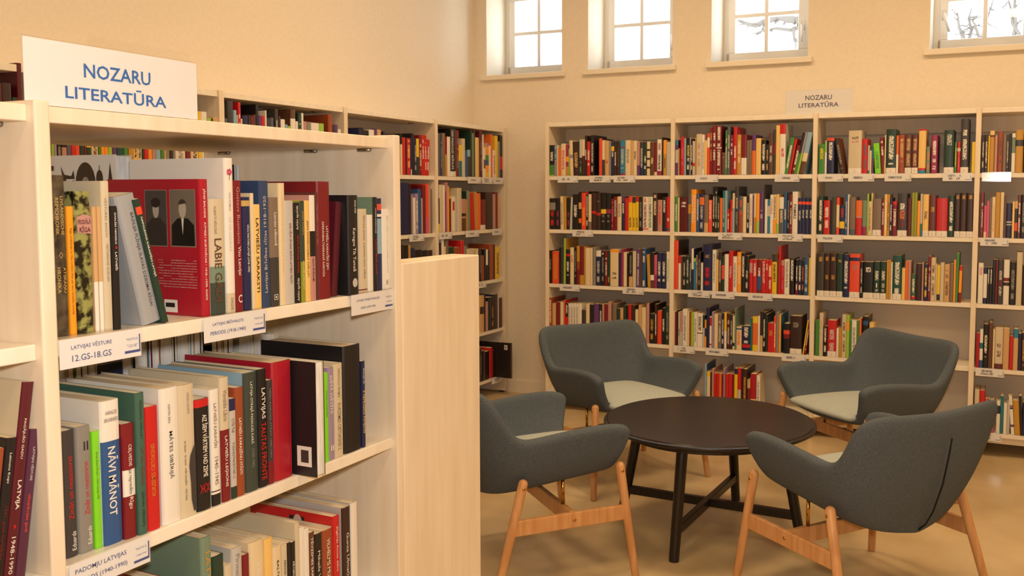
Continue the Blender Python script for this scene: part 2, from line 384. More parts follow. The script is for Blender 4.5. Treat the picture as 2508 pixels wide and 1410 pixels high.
for i in range(5):
    y0, y1 = LY[i]+.03, LY[i+1]
    boxo('top_panel', (FL-.27, y0, 1.874), (FL-.008, y1, 1.9), m_shelf, t)
    for z in LZ: boxo('shelf', (FL-.262, y0, z-.025), (FL-.008, y1, z), m_shelf, t)
    boxo('back_panel', (FL-.27, y0, .1), (FL-.263, y1, 1.874), m_back, t, bevel=0)
    for yy in (y0+.1, y1-.1): boxo('shelf_bracket', (FL-.12, yy-.02, 1.868), (FL-.1, yy+.02, 1.874), m_metal, t)
for y in LY: boxo('foot', (FL-.05, y+.005, 0), (FL-.02, y+.025, .012), m_seam, t, bevel=0)
FF = -1.292; SF = -1.308; FY = [.0255, .894, 1.7628]; FZ = [.148, .503, .858, 1.212]; FT = 1.567
t = thing('bookcase', 'double-sided pale birch bookcase in the left foreground, open between its two sides', 'bookcase')
for y in FY: boxo('upright', (FF-.6, y, .012), (FF, y+.0245, FT+.006), m_birch, t, bevel=.003)
for i in range(2):
    y0, y1 = FY[i]+.0245, FY[i+1]
    boxo('top_panel', (FF-.585, y0, FT-.025), (SF, y1, FT), m_birch, t, bevel=.002)
    for z in FZ: boxo('shelf', (FF-.585, y0, z-.025), (SF, y1, z), m_shelf, t, bevel=.002)
    for yy in (y0+.012, y1-.012):
        for xx in (SF-.06, SF-.22, SF-.5):
            mbk = MB(); mbk.tube([(xx-.018, yy, FT-.028), (xx+.018, yy, FT-.028)], [.004, .004], 8); mbk.build('shelf_pin', m_metal, t, smooth=True)
    boxo('plinth', (FF-.03, y0, .04), (FF-.045, y1, .123), m_birch, t)
tag(boxo('end_panel', (-1.382, 1.7885, 0), (-1.292, 2.1405, 1.272), m_birch, bevel=.003), 'plain low birch panel standing at the far end of the foreground bookcase', 'panel')
# ---- book rows: back bookcase (x0 x1 top colour options)
def brow(bay, lv, crop, text, vis=1):
    z = BZ[4-lv]; bn = ('left', 'second', 'third', 'right')[bay]; ln = ('top', 'second', 'third', 'fourth', 'bottom')[lv]
    row('b%d%d' % (bay, lv), '%s shelf, back bookcase\'s %s bay' % (ln, bn), 'books on the %s shelf of the %s bay of the back bookcase' % (ln, bn), 'x', FB, z, crop, text, vis=vis, dmax=.21)
s1 = .092219
brow(0, 0, (1340, 320, s1), '''57 190 385 k tw:.5:.78 bg:.05:.36 bl:0:.04;190 255 400 s tB:.5:.9 bv:0:.5;262 292 385 c;293 362 460 o;363 490 345 c ti:.2:.8;493 570 370 M bu:0:.3 bO:.45:.62;572 592 480 l;594 680 260 c l-25 bv:.5:.6;682 850 290 N ta:.15:.68 l-28;852 925 235 G bE:.5:1 te:.1:.4;927 998 235 c bm:.3:.55 bN:0:.3;1000 1055 130 N tw:.4:.65;1057 1140 290 r tw:.3:.75;1150 1245 120 k tE:.05:.8 d21;1375 1455 205 f d19 ck;1457 1530 255 c bK:0:.45;1532 1640 270 a tr:.35:.45;1642 1695 290 e''')
brow(0, 0, (1490, 320, s1), '''72 150 290 B by:.72:.86 tw:.55:.7;152 215 300 N tw:.3:.7;217 298 320 N tn;302 440 260 T bM:.79:.82 bM:0:.06 tE:.2:.75;442 585 255 c te:.35:.75;587 655 265 a;657 755 265 c tK:.45:.7;760 830 290 q bp:0:.3;832 930 310 K bB:0:.4 tE;932 1018 330 G tw:.2:.6;1020 1103 290 c bN:.72:.78 bN:.46:.52 bN:.2:.26;1105 1215 310 n tc:.35:.62;1217 1290 310 R bc:0:.1;1292 1413 235 w tR:.7:.9 bM:0:.12 tB:.15:.6;1415 1453 180 k d21;1455 1540 250 u tn:.2:.55 bO:.6:1;1542 1648 300 E''')
brow(0, 1, (1340, 460, s1), '''55 215 275 k be:.62:.86 tr:.05:.6;217 335 285 k tM:.05:.6;347 430 225 c te l-12;434 505 235 u l-8;515 610 265 k tM:.05:.55;614 665 250 E l30;670 828 170 k tw:.3:.7;832 904 110 k ba:.55:.72 bo:.18:.3;906 1030 130 f tO:.1:.6;1032 1088 95 k tw:.05:.95 br:.92:1;1090 1170 170 c bh:0:.23;1172 1300 130 N br:.44:.51 te:.78:.83;1302 1420 140 N br:.4:.47 te:.76:.81;1422 1558 150 k by:.45:.57 te:.22:.42;1560 1690 150 k bM:.46:.57 te:.22:.42''')
brow(0, 1, (1490, 460, s1), '''72 135 285 R ti:.1:.9;137 230 235 R W:БОЯРСКИХ:w:.42:.9:u:.5:.6;232 345 230 c te:.4:.8;350 433 230 B tw:.5:.8 bp:.85:1;436 528 270 r;530 633 220 y bf:.82:1 tn:.1:.4;635 718 240 y bG:.82:1 tn:.1:.4;720 800 230 y br:.84:1 tn:.1:.4;810 900 240 k te:.1:.85;908 1045 240 w W:a:f:.84:.97:h:.5:.55 tR:.1:.78 bf:.04:.08;1047 1172 240 w W:a:l:.84:.97:h:.5:.5 tg:.1:.5 tK:.5:.8;1175 1298 135 N tc:.42:.95 d20;1300 1427 320 q tf:.2:.8;1432 1533 240 k tw:.55:.9;1535 1640 245 r tw:.3:.45 bb:.03:.09''')
brow(0, 2, (1340, 575, s1), '''45 120 410 k te:.4:.75;125 310 440 f tu:.1:.9;315 355 330 k;357 436 320 K;438 490 100 l l8 d20 cu;495 602 385 k br:.8:.87 tw:.25:.65;605 705 340 c ti:.6:.8;715 778 330 k te:.2:.9;780 858 300 u bR:0:.4 bJ:.4:.6;860 978 300 R bu:0:.25 ti:.75:.82;980 1003 310 u;1005 1136 350 c;1140 1200 350 c;1205 1288 330 e d21;1292 1425 420 B bw:.83:1 tE:.1:.7;1430 1525 430 k tw:.9:.95 te;1530 1600 420 R tw:.3:.8;1605 1668 430 G tu:.05:.3''')
brow(0, 2, (1490, 590, s1), '''48 263 225 c bO:.92:1 tK:.2:.26 tK:.32:.38 P;266 328 320 B;332 396 220 M;398 488 300 c;490 535 330 k;540 636 290 k ba:0:.3 te:.3:.9;640 730 275 x;736 835 220 p tE:.05:.9;837 888 200 n;890 990 205 b tw:.65:.93 tw:.03:.2;1024 1106 360 u l-35;1112 1210 310 k bw:.22:.37 bn:0:.2;1212 1288 375 i bM:0:.4;1290 1408 310 B tw:.2:.75;1410 1532 320 B tw:.2:.75;1540 1630 285 w tl:.2:.8''')
brow(0, 3, (1340, 710, s1), '''45 125 205 J tc:.05:.95 d21;130 228 360 a;230 338 320 R;342 432 320 c;435 478 270 f d20 cr;480 558 350 k tw:.7:.95 br:0:.6;560 620 360 w te:.3:.9;622 690 360 w te:.3:.9;692 760 360 w te:.3:.9;762 830 360 w te:.3:.9;832 912 360 w;915 1018 530 K;1025 1120 360 c;1130 1225 390 k;1227 1370 370 p bo:.15:.4;1380 1458 380 k tw;1460 1512 380 q;1515 1606 380 R;1610 1700 320 q''', vis=.6)
brow(0, 3, (1490, 720, s1), '''98 213 265 h;217 306 390 G br:.3:.5;308 390 385 a to;395 470 300 G;475 520 300 k;522 605 285 r;610 700 300 N;710 788 415 c;795 870 290 a;873 990 360 c;1000 1083 250 q d20 cN;1086 1223 530 k tu;1226 1288 270 N tw;1295 1410 450 f;1415 1508 370 k tw:.3:.7;1512 1618 300 G te''', vis=.6)
s2 = .099283
brow(1, 0, (1650, 300, s2), '''40 106 430 p bE:.35:.72 bT:.85:1;110 135 640 a;165 255 360 r ti:.25:.72;258 302 390 s;312 400 380 k ty:.5:.8 tw:.15:.46;402 415 370 c;416 460 400 B tw;462 526 460 E br:.26:.36;528 550 370 u d20;552 690 285 x tq:.2:.78;694 755 300 w te;757 820 440 Y;822 886 270 f bw:.66:.9;888 950 140 R tU:.3:.9;952 1045 75 R tw:.3:.85;1047 1175 80 R tw:.1:.98 bw:.54:.56;1182 1270 740 n ti:.75:.98;1272 1316 190 g tw;1318 1390 95 z tE;1395 1460 310 R tw:.5:.9;1470 1555 105 r tw:.12:.6 d21;1558 1660 300 u tc:.3:.85;1662 1800 300 R bw:0:.42''')
brow(1, 0, (1820, 300, s2), '''90 150 440 h;152 215 430 h;217 308 300 p bo:0:.6;312 440 390 Y;445 560 430 k tw:.1:.88;562 628 540 k ta;630 732 260 n tE:.3:.7;737 800 180 K bR:.45:.7;805 900 70 Y;902 1045 35 w br:.8:1 tr:.35:.52 d20;1095 1190 370 g l170 tw;1195 1255 400 r l165;1262 1350 560 R l150 tw;1362 1420 250 g l220 bk:.5:1;1428 1480 240 l l230 bv:.5:1;1488 1612 240 s l220 bn:0:.3 bc:.3:.5''')
brow(1, 1, (1650, 445, s2), '''25 98 370 g tw:.3:.8;102 138 390 c;140 345 380 m tw:.7:.76 tw:.8:.86;350 420 330 z bu:.5:.75;424 553 190 O W:FOOTBALL:w:.2:.85:d:.5:.6;556 625 300 b tw:.3:.95;627 745 310 B bo:.72:.92 tE:.05:.7;747 846 320 h ba:0:.25;850 945 450 f tc:.4:.98;960 1013 120 k ty:.5:.6 tw;1015 1075 130 k tE:.05:.9 d21;1077 1127 370 G tE;1132 1203 400 o;1207 1260 220 t tE;1262 1318 220 s;1320 1372 680 r tw;1395 1448 440 f br:.65:1;1450 1502 285 c bs:0:.62;1510 1596 115 K W:JOGAS:w:.52:.76:d:.5:.6 te:.1:.45 d20;1600 1700 355 z bJ:0:.55 tf:.5:.9;1704 1790 370 c''')
brow(1, 1, (1820, 445, s2), '''90 148 360 k tw;150 228 300 w tq:.2:.9;230 264 330 p;266 316 290 c bu:0:.4;320 400 290 O bl:0:.3;402 500 230 p tE:.35:.55;508 530 70 K d19;532 598 430 w;600 660 430 T bE:.5:.8;664 740 320 w ti:.5:.9;742 815 320 c tK:.4:.95 bO:0:.36;820 884 310 Y bl:0:.25;886 1000 380 z bw:.68:1 tc:.3:.66;1002 1075 265 b tw:.35:.6;1080 1148 280 k te;1150 1205 300 R tw;1208 1346 245 w W:PAMIRS:N:.36:.7:d:.5:.5;1350 1440 400 B bf:.82:.9 tE:.35:.65;1442 1520 400 B bf:.82:.9 tE:.45:.68;1522 1620 405 B bf:.82:.9 tE:.45:.68;1622 1710 410 B bf:.82:.9 tE:.45:.68''')
brow(1, 2, (1645, 585, s2), '''55 160 40 f d21 cN;164 225 420 w br:.78:1;228 270 430 n;272 345 440 k tE;350 430 430 G tE:.2:.9;440 485 450 K tE;487 540 240 B bw:.5:1;542 595 480 T bl:.9:1;597 640 400 h tE;642 716 330 k te;720 768 590 w;772 985 130 B W:ABC:a:.68:.8:h:.5:.5 tr:.12:.5;1000 1092 270 w te:.2:.9;1095 1150 510 Y;1155 1228 330 N tE;1230 1295 430 G bf:.35:.75;1300 1400 380 w;1405 1508 300 r W:Valders:w:.35:.64:d:.5:.55;1510 1606 435 w te;1610 1712 330 O tc:.2:.9;1716 1806 350 k tw:.4:.95''')
brow(1, 2, (1815, 590, s2), '''95 190 370 k tE:.1:.6;200 280 460 r bq:.6:.9;284 386 460 r tw:.45:.95;390 496 460 R bb:.1:.5 tw:.5:.8;500 600 460 r W:JURGEN_KLOPP:w:.3:.95:d:.5:.7;604 665 480 r tw:.7:.95;668 756 470 r bo:.5:.85 tw;760 882 320 y bK:.8:1 tN:.3:.75;885 922 470 n;925 978 120 r d20;982 1062 480 r bq:.85:1 ti;1065 1192 455 w te:.2:.95;1196 1312 430 k tw:.35:.95;1340 1402 460 k bR:.0:.35 tw;1405 1490 450 B tw;1494 1548 480 k to;1550 1662 400 b tE:.1:.8;1665 1742 420 y''')
brow(1, 3, (1645, 745, s2), '''40 75 170 c;77 120 180 R;122 158 140 k;160 203 190 E tk:.3:.6;205 260 170 q bE:0:.4;264 380 120 w te;384 430 190 c;432 474 180 J;476 545 200 l;548 620 200 w te;624 760 230 w tk:.5:.92 bN:.4:.43;765 812 270 G bE:0:.6;814 852 390 O bB:.4:.7;856 932 80 B d21;935 983 300 w br:.7:.97 br:.08:.13;985 1040 190 v;1045 1136 240 c;1140 1226 260 h tE;1230 1290 220 B tw;1294 1352 210 y bw:0:.5;1356 1440 230 m tE;1444 1500 260 G tE;1504 1552 280 c bB:.1:.2;1556 1588 100 S d20;1590 1720 560 c bb:.88:.95 to''')
brow(1, 3, (1815, 745, s2), '''20 224 540 B tw:.3:.95 br:.12:.25;228 273 340 t;276 410 310 o by:.82:1 by:0:.18;414 462 290 w;466 534 180 N ba:0:.4;538 600 200 k tw d20;604 648 250 G d20;652 802 470 r tu:.5:.75;806 858 300 f tw;860 930 200 e;932 982 250 O cT d20;1040 1195 480 k bf:.65:.78 bR:.5:.65;1202 1493 290 N L te:.7:.85;1575 1606 400 y l130;1612 1655 400 R tw l120''')
brow(1, 4, (1725, 870, .085106), '''10 62 250 s cb d20;66 165 470 c by:.85:1;168 212 480 N;216 268 390 q d20;272 336 520 r bk:0:.08;340 420 520 r bk:0:.08;424 490 520 o;494 543 540 R;546 592 380 v d20;595 690 540 r bk:0:.07;692 795 540 r;800 853 550 R;858 950 380 y bB:.85:1;954 1050 370 r bE:0:.45;1054 1092 380 m;1096 1220 400 N tu d21;1230 1315 700 a bR:0:.7;1320 1488 540 C bc:0:.28;1494 1600 580 w te cx''', vis=.8)
s3 = .106383
brow(2, 0, (2000, 290, s3), '''45 185 590 g ty:.5:.85;189 232 510 w bl:.65:1;236 405 450 B bf:.92:1 tw:.3:.88;478 585 460 N l-140 te cJ;730 1038 280 x L th:.8:.86 tq:.72:.77;1042 1175 470 r tz:.15:.85;1178 1218 620 E bt:0:.12;1220 1262 740 c;1265 1312 690 t bp:0:.6;1322 1465 570 H l-40 tg;1474 1560 440 R l-40 tw:.5:.9;1565 1594 380 c;1600 1838 250 G L tw:.2:.85''')
brow(2, 0, (2190, 290, s3), '''40 98 395 o bw:0:.5;102 242 375 J ta:.3:.9;246 400 375 n L ta:.2:.9;404 550 380 D L ta:.2:.9;560 732 245 Y br:.96:1 bT:0:.07 br:.07:.12;738 825 650 S to;850 1000 385 M tw:.1:.85 d20;1148 1382 270 G L tE:.65:.9;1392 1440 540 g ty;1450 1524 540 r bw:.7:.8 ti;1530 1722 10 K L tw:.25:.8;1785 1868 540 y''')
brow(2, 1, (2000, 460, s3), '''32 148 195 G tw:.1:.9;156 305 290 r tw:.2:.8;310 342 280 k;346 448 205 Q tn;452 522 220 f bc:.2:.8;525 646 400 B by:.22:.45 tr:.6:.9;650 712 145 b tE;716 746 150 w;760 896 210 h bz:0:.15;900 1046 290 r bo:.55:1 bq:.5:.55;1050 1156 290 S bM:.0:.25;1160 1195 135 l;1197 1252 310 c tR;1255 1283 120 c;1287 1490 250 h L;1496 1555 260 R tw:.3:.9;1557 1620 150 Y tw;1622 1680 150 u tn;1684 1736 230 B tw;1740 1850 310 R tw:.25:.85 br:.9:1''')
brow(2, 1, (2190, 460, s3), '''75 298 130 K L tw:.62:.8 to:.4:.6 tR:.1:.38;302 398 240 m;400 460 110 V;462 526 110 V;530 596 300 O;600 650 140 E bt:0:.3;655 795 150 Y L tn:.4:.6;800 966 170 D L tu:.6:.72;970 1230 240 r L;1236 1386 180 G tw:.15:.85;1390 1520 120 N L tu:.85:.95;1522 1668 120 N L tu:.85:.95;1670 1830 120 N L tu:.85:.95''')
brow(2, 2, (1995, 600, s3), '''55 216 190 K L tu:.8:.92;220 346 190 N L tu:.8:.92 tu:.4:.5;350 500 195 N L tu:.8:.92 tu:.4:.5;505 646 195 G L tu:.8:.92;650 795 220 B tw:.2:.85;800 1040 210 f L bB:.84:.92 te:.65:.75;1045 1108 390 k tE;1115 1350 390 k L tw:.72:.85;1355 1505 385 G L tw:.5:.75 W:I:w:.3:.42:h:.5:.2 W:AM:w:.19:.26:h:.5:.4;1510 1650 385 G L tw:.5:.75 W:II:w:.3:.42:h:.5:.35 W:NZ:w:.19:.26:h:.5:.4;1655 1703 360 u;1705 1750 365 u;1755 1790 395 w''')
brow(2, 2, (2185, 600, s3), '''10 216 240 j L tw:.12:.85;220 298 530 Y;302 362 370 o;365 430 370 q;435 538 670 F tw br:.05:.17;542 680 430 N;684 722 410 q;728 820 440 B ty:.1:.9;825 888 260 R tE;890 998 290 x tn;1000 1026 440 c;1030 1100 470 y bB:.03:.2;1105 1192 410 x;1196 1322 450 a tn:.1:.85;1326 1412 430 h;1416 1460 345 O l30;1464 1530 190 g l50;1534 1600 480 O bR:0:.27 br:.87:1 l40''')
brow(2, 3, (1990, 755, s1), '''70 170 320 g;176 278 125 x ta;282 386 480 k tw:.05:.95;392 628 320 r L tE:.15:.75;632 690 530 w;694 772 520 u;776 888 170 x tn;890 975 190 l bO:.65:.85;978 1030 320 g;1032 1165 320 w te;1168 1230 320 g;1236 1292 270 o d20;1330 1480 220 k bb:.8:.9;1500 1620 380 Y''', vis=.7)
brow(3, 0, (2395, 300, .0993), '''90 166 310 k tE;170 248 300 N tc;252 288 330 y;292 405 205 u bn:.85:.9 bY:.9:1;410 478 320 q;490 615 225 J tn;622 698 320 h;700 762 300 N tE;770 828 270 k;832 922 270 w bS:.5:.9;926 1122 185 u bK:.62:.77;1128 1235 290 N''')
brow(3, 1, (2395, 460, .0993), '''70 140 110 R tE;145 212 440 i bc:0:.18;216 280 320 i;285 338 250 h;342 426 225 c ta;430 548 110 u;552 636 110 c;640 698 200 n;702 840 380 B bE:.44:.48 bE:.37:.4;845 902 340 Y;905 980 330 k ba:.8:1 bf:.2:.42;985 1058 180 D tw;1062 1200 170 k te''')
brow(3, 2, (2390, 610, .1064), '''50 168 320 w ti:.7:.9;172 258 420 w bB:.82:1 bB:0:.16;262 315 420 k tw:.55:.95;318 376 420 k tw:.55:.95;385 453 240 k;456 498 250 R;502 630 250 K tE tR:.4:.55;636 770 245 w bR:.52:.6 bN:.42:.5;776 926 300 k te;930 1066 75 x;1070 1200 380 N''')
brow(3, 3, (2385, 780, .1064), '''50 130 340 C;134 208 250 w bb:0:.2 bt:.5:.65;212 334 130 k tw:.25:.75;338 430 90 n;435 478 250 c;482 668 220 x bD:0:.13 tn:.3:.7;674 812 230 a;820 902 410 r;906 1020 240 a bT:.78:1;1024 1090 350 B;1094 1200 330 N tu''')
brow(3, 4, (2380, 930, .11348), '''55 156 210 x bB:.3:.45;160 275 230 r;285 330 410 f;336 382 420 t;386 430 450 c;433 470 440 i;530 610 450 w bB:.6:.85;614 680 350 t;684 756 500 w;760 818 480 E;822 895 350 w bM:.72:.76 bB:.66:.71 bp:.2:.26 l-50;905 1030 450 u l-35;1034 1088 350 k l-20;1092 1200 500 B''', vis=.8)
# ---- left bookcase
def lrow(bay, lv, crop, text, vis=1, **kw):
    z = LZ[4-lv]; bn = ('nearest', 'nearer middle', 'farther middle', 'next-to-corner', 'corner')[bay]; ln = ('top', 'second', 'third', 'fourth', 'bottom')[lv]
    row('l%d%d' % (bay, lv), '%s shelf, left-wall bookcase\'s %s bay' % (ln, bn), 'books on the %s shelf of the %s bay of the left-wall bookcase' % (ln, bn), 'y', FL, z, crop, text, vis=vis, dmax=.2, **kw)
lrow(4, 0, (1040, 270, .12768), '''257 298 440 z;302 344 450 K te;347 404 440 h;406 440 850 u;444 500 510 w cr;505 605 360 k L W:1000_PASAULES_BRĪNUMI:w:.15:.97:d:.35:.5;610 664 390 R te d20;667 726 670 t by:.5:1;730 783 545 x;786 828 770 b;832 884 760 K bs:.75:1;888 916 390 G d20;918 948 440 S;950 972 390 K;976 1050 525 Y;1065 1113 400 m te d20;1116 1136 470 w;1138 1170 720 w bn:.3:.6;1173 1240 630 O bg:.5:.65 bb:.35:.5 by:0:.15 bv:.9:1;1243 1275 680 w;1278 1310 465 o d20;1314 1362 770 w tM;1365 1410 490 y d20;1413 1450 600 e;1453 1500 480 k br:.2:.5''')
lrow(3, 0, (880, 300, .0993), '''0 55 140 B;58 118 130 k tw;120 178 190 k;180 250 200 k;256 384 180 w;387 453 160 p;456 550 180 a;600 650 225 B;655 715 325 c;720 790 330 k;800 860 315 o;1020 1066 290 k bc:0:.75;1070 1150 370 r;1153 1178 380 k;1181 1270 390 r tY:.2:.95;1273 1300 380 B bE:.0:.15;1302 1362 270 k d22;1365 1415 400 B tE;1418 1482 400 G by:.5:1;1485 1542 310 R tw;1546 1610 310 r tw:.4:.9;1613 1668 320 r tw;1672 1735 425 r tw l25''', vis=.6)
lrow(2, 0, (540, 230, .12759), '''60 92 380 R;96 148 470 z;152 260 135 K W:1000_sauju:w:.1:.72:d:.7:.4;266 325 315 s;328 348 410 E;352 400 165 r tw d20;405 432 480 c;440 545 420 B;550 602 420 N;606 650 430 R;655 685 400 n;690 740 205 k d21;744 800 415 p;803 866 430 r;870 895 320 w d20;900 972 480 K;976 1032 460 z;1060 1120 290 K tE d21;1123 1165 430 N;1168 1254 490 w;1257 1300 590 s;1303 1360 620 l;1364 1455 300 n bw:.6:.85 d20;1458 1500 530 w;1503 1565 365 G tE;1568 1602 370 w;1610 1663 530 q;1666 1755 540 e;1758 1910 560 w;1913 2000 570 l;2085 2165 400 J tw:0:.4 d22;2172 2200 590 K;2204 2262 590 p;2266 2325 680 w''', vis=.35)
lrow(1, 0, (120, 340, .17544), '''-400 -330 -1050 m;-320 -300 -500 e;45 76 -400 l;80 115 -410 v;120 186 -420 k te;190 256 -400 k bq:0:.3;260 316 -410 z;320 374 -430 r;377 436 -430 f;440 500 -420 G;502 526 -400 R;530 600 -430 G by:.3:.6;605 695 -400 c tn;700 734 -410 g;738 782 -430 O;786 830 -430 O;835 890 -420 l;895 953 -440 p;958 1050 -430 j;1055 1112 -430 g;1120 1182 -410 u;1186 1242 -420 Y tk;1246 1302 -400 c tk;1306 1332 -430 G;1336 1392 -430 r;1396 1446 -400 O;1450 1492 -420 q;1496 1566 -430 s;1570 1612 -430 g;1615 1642 -400 a;1645 1686 -400 e;1690 1736 -420 N;1740 1770 -390 e;1775 1916 -400 w te;1920 1986 -410 R;1990 2094 -370 c tn;2098 2142 -380 y;2146 2226 -375 w tg;2230 2286 -290 l;2290 2306 -280 G;2310 2400 -300 a''', vis=.3, zx=1.56)
lrow(0, 0, (0, 150, .078023), '''-60 100 700 m;104 410 690 N W:Latvieši:U:.35:.8:d:.6:.45;415 580 1140 G;584 640 1150 R''', vis=.3, zx=1.7)
lrow(3, 1, (975, 440, .113490), '''60 250 70 B d20;253 288 120 N;292 330 320 v;333 382 390 w;386 440 300 v tw;443 510 205 b d20;513 530 400 E;533 560 120 R d20;563 602 120 R;605 660 90 f bi:0:.3;663 706 120 q;709 737 200 h''', vis=.9)
lrow(4, 1, (975, 440, .113490), '''866 905 400 k by:0:.25;908 980 110 x;983 1016 120 w;1019 1046 260 M;1048 1074 60 q;1077 1106 140 O;1109 1150 410 m;1153 1186 360 c;1189 1225 360 w br:.6:.85;1228 1290 360 E;1293 1380 180 x;1384 1476 415 q bN:.45:.55 bn:0:.4;1479 1500 430 u;1503 1560 240 S l-25 cG d20;1575 1655 285 r l-45;1665 1710 260 u l-20;1715 1788 290 o;1792 1893 430 R L;1897 2058 270 N;2062 2108 310 q;2112 2160 270 R;2163 2192 340 a''')
lrow(3, 2, (980, 585, .079745), '''30 108 180 k;112 272 190 k;276 330 180 u;335 470 285 B d10;480 690 330 k;694 860 345 k;864 1010 345 N''', vis=.4)
lrow(4, 2, (980, 585, .079745), '''1190 1286 110 N;1290 1362 -50 w;1366 1410 230 c;1414 1500 50 h;1504 1680 250 G;1684 1860 255 J;1888 1980 50 r d20;1985 2060 220 e;2070 2300 300 x''', vis=.4)
lrow(4, 2, (1165, 590, .078044), '''40 90 240 c d20;125 195 290 N te;198 268 460 J;275 335 250 k;338 398 270 w bk:0:.5;402 450 290 k;453 560 90 J;563 620 110 m;625 760 180 y tn''')
lrow(4, 3, (1170, 710, .085158), '''88 195 160 a bN:.5:.7;198 234 160 N;237 310 340 q;313 400 215 k;403 460 200 k tu:.1:.7;463 586 120 N cB d20;590 614 150 E;617 715 225 m''')
lrow(4, 4, (1170, 830, .092166), '''70 112 260 K te;115 165 320 k;168 197 310 n;200 320 330 k;326 410 230 r;413 448 300 k;451 472 220 c;475 530 260 K;535 600 100 k br:.4:.6''', vis=.9)
row('l44p', 'bottom shelf, left-wall bookcase', 'books on the bottom shelf of the corner bay of the left-wall bookcase', 'y', FL, LZ[0], (1170, 830, .092166),
    '''890 925 105 n s-13 d28 ck |big black book jutting out of the bottom shelf in the room corner''', dmax=.3, vis=20)
# ---- foreground bookcase: the rows one can read
def frow(name, z, crop, text, place, front=SF, **kw):
    kw.setdefault('base', True)
    row(name, place, 'books on the %s' % place, 'y', front, z, crop, text, dmax=kw.pop('dmax', .21), vis=9, **kw)
c1 = .397163; c2 = .368794
TOPS = 'top shelf of the foreground bookcase'; MIDS = 'middle shelf of the foreground bookcase'; LOWS = 'lower shelf of the foreground bookcase'
frow('f1', FZ[3], (0, 340, c1), '''352 435 226 N s3 d20 m:mottle W:LIVLÄNDISCHE:U:.63:.87:d:.7:.26 W:REIMCHRONIK:U:.63:.86:d:.3:.26 W:ATSKAŅU:U:.27:.43:d:.7:.26 W:HRONIKA:U:.27:.43:d:.3:.26 W:◇:U:.48:.53:d:.5:.3 |mottled brown hardcover lettered REIMCHRONIK in gold, against the upright on the top shelf
440 484 418 O s3 d20 P W:Rīgas_arhibīskapa_un_Vācu_ordeņa_cīņas_par_varu_viduslaiku_Livonijā:N:.16:.83:d:.45:.42 |thin bright yellow paperback standing right of the mottled brown hardcover
486 588 325 V s2.6 d20 m:camo cN |green and black patterned hardcover with a pink title ribbon, FEODĀLĀ RĪGA
594 621 420 a s2.4 bw:0:.4 P d15 |thin orange and white booklet, left one of a pair beside FEODĀLĀ RĪGA
622 649 420 a s2.2 bw:0:.4 P d15 |thin orange and white booklet, right one of a pair beside FEODĀLĀ RĪGA
651 704 262 x s2 d22 W:VĒSTURES_AVOTI:h:.62:.9:d:.5:.34 W:HISTORISCHE_QUELLEN:h:.33:.58:d:.5:.34 |tall grey-beige book lettered VĒSTURES AVOTI, HISTORISCHE QUELLEN
709 750 415 k s1.6 d15 W:GARLĪBS_MERĶELIS:w:.69:.95:d:.5:.4 W:•:r:.65:.68:d:.5:.3 W:LATVIEŠI:w:.48:.63:d:.5:.4 |thin black book with white title ending in LATVIEŠI
890 1005 345 Z k708 d20 s1.2 W:BAZILIJA_PLĪNIJA_SLAVAS_DZIESMA_RĪGAI:K:.13:.86:d:.6:.24 |thick grey hardcover leaning left, lettered SLAVAS DZIESMA RĪGAI
1011 1043 372 G k826 d20 bf:.88:.94 W:NAPOLEONA_KARASPĒKS_LATVIJĀ:w:.38:.86:d:.5:.5 |thin dark green book leaning left, lettered KARASPĒKS LATVIJĀ
1252 1308 250 C d24 s1 W:JĀNIS_BALODIS:w:.72:.93:d:.5:.36 W:ATMIŅU_BURTNĪCAS_•_1918.–1939._GADS:w:.12:.69:d:.5:.36 |crimson hardcover with two black and white portraits on its cover''', TOPS)
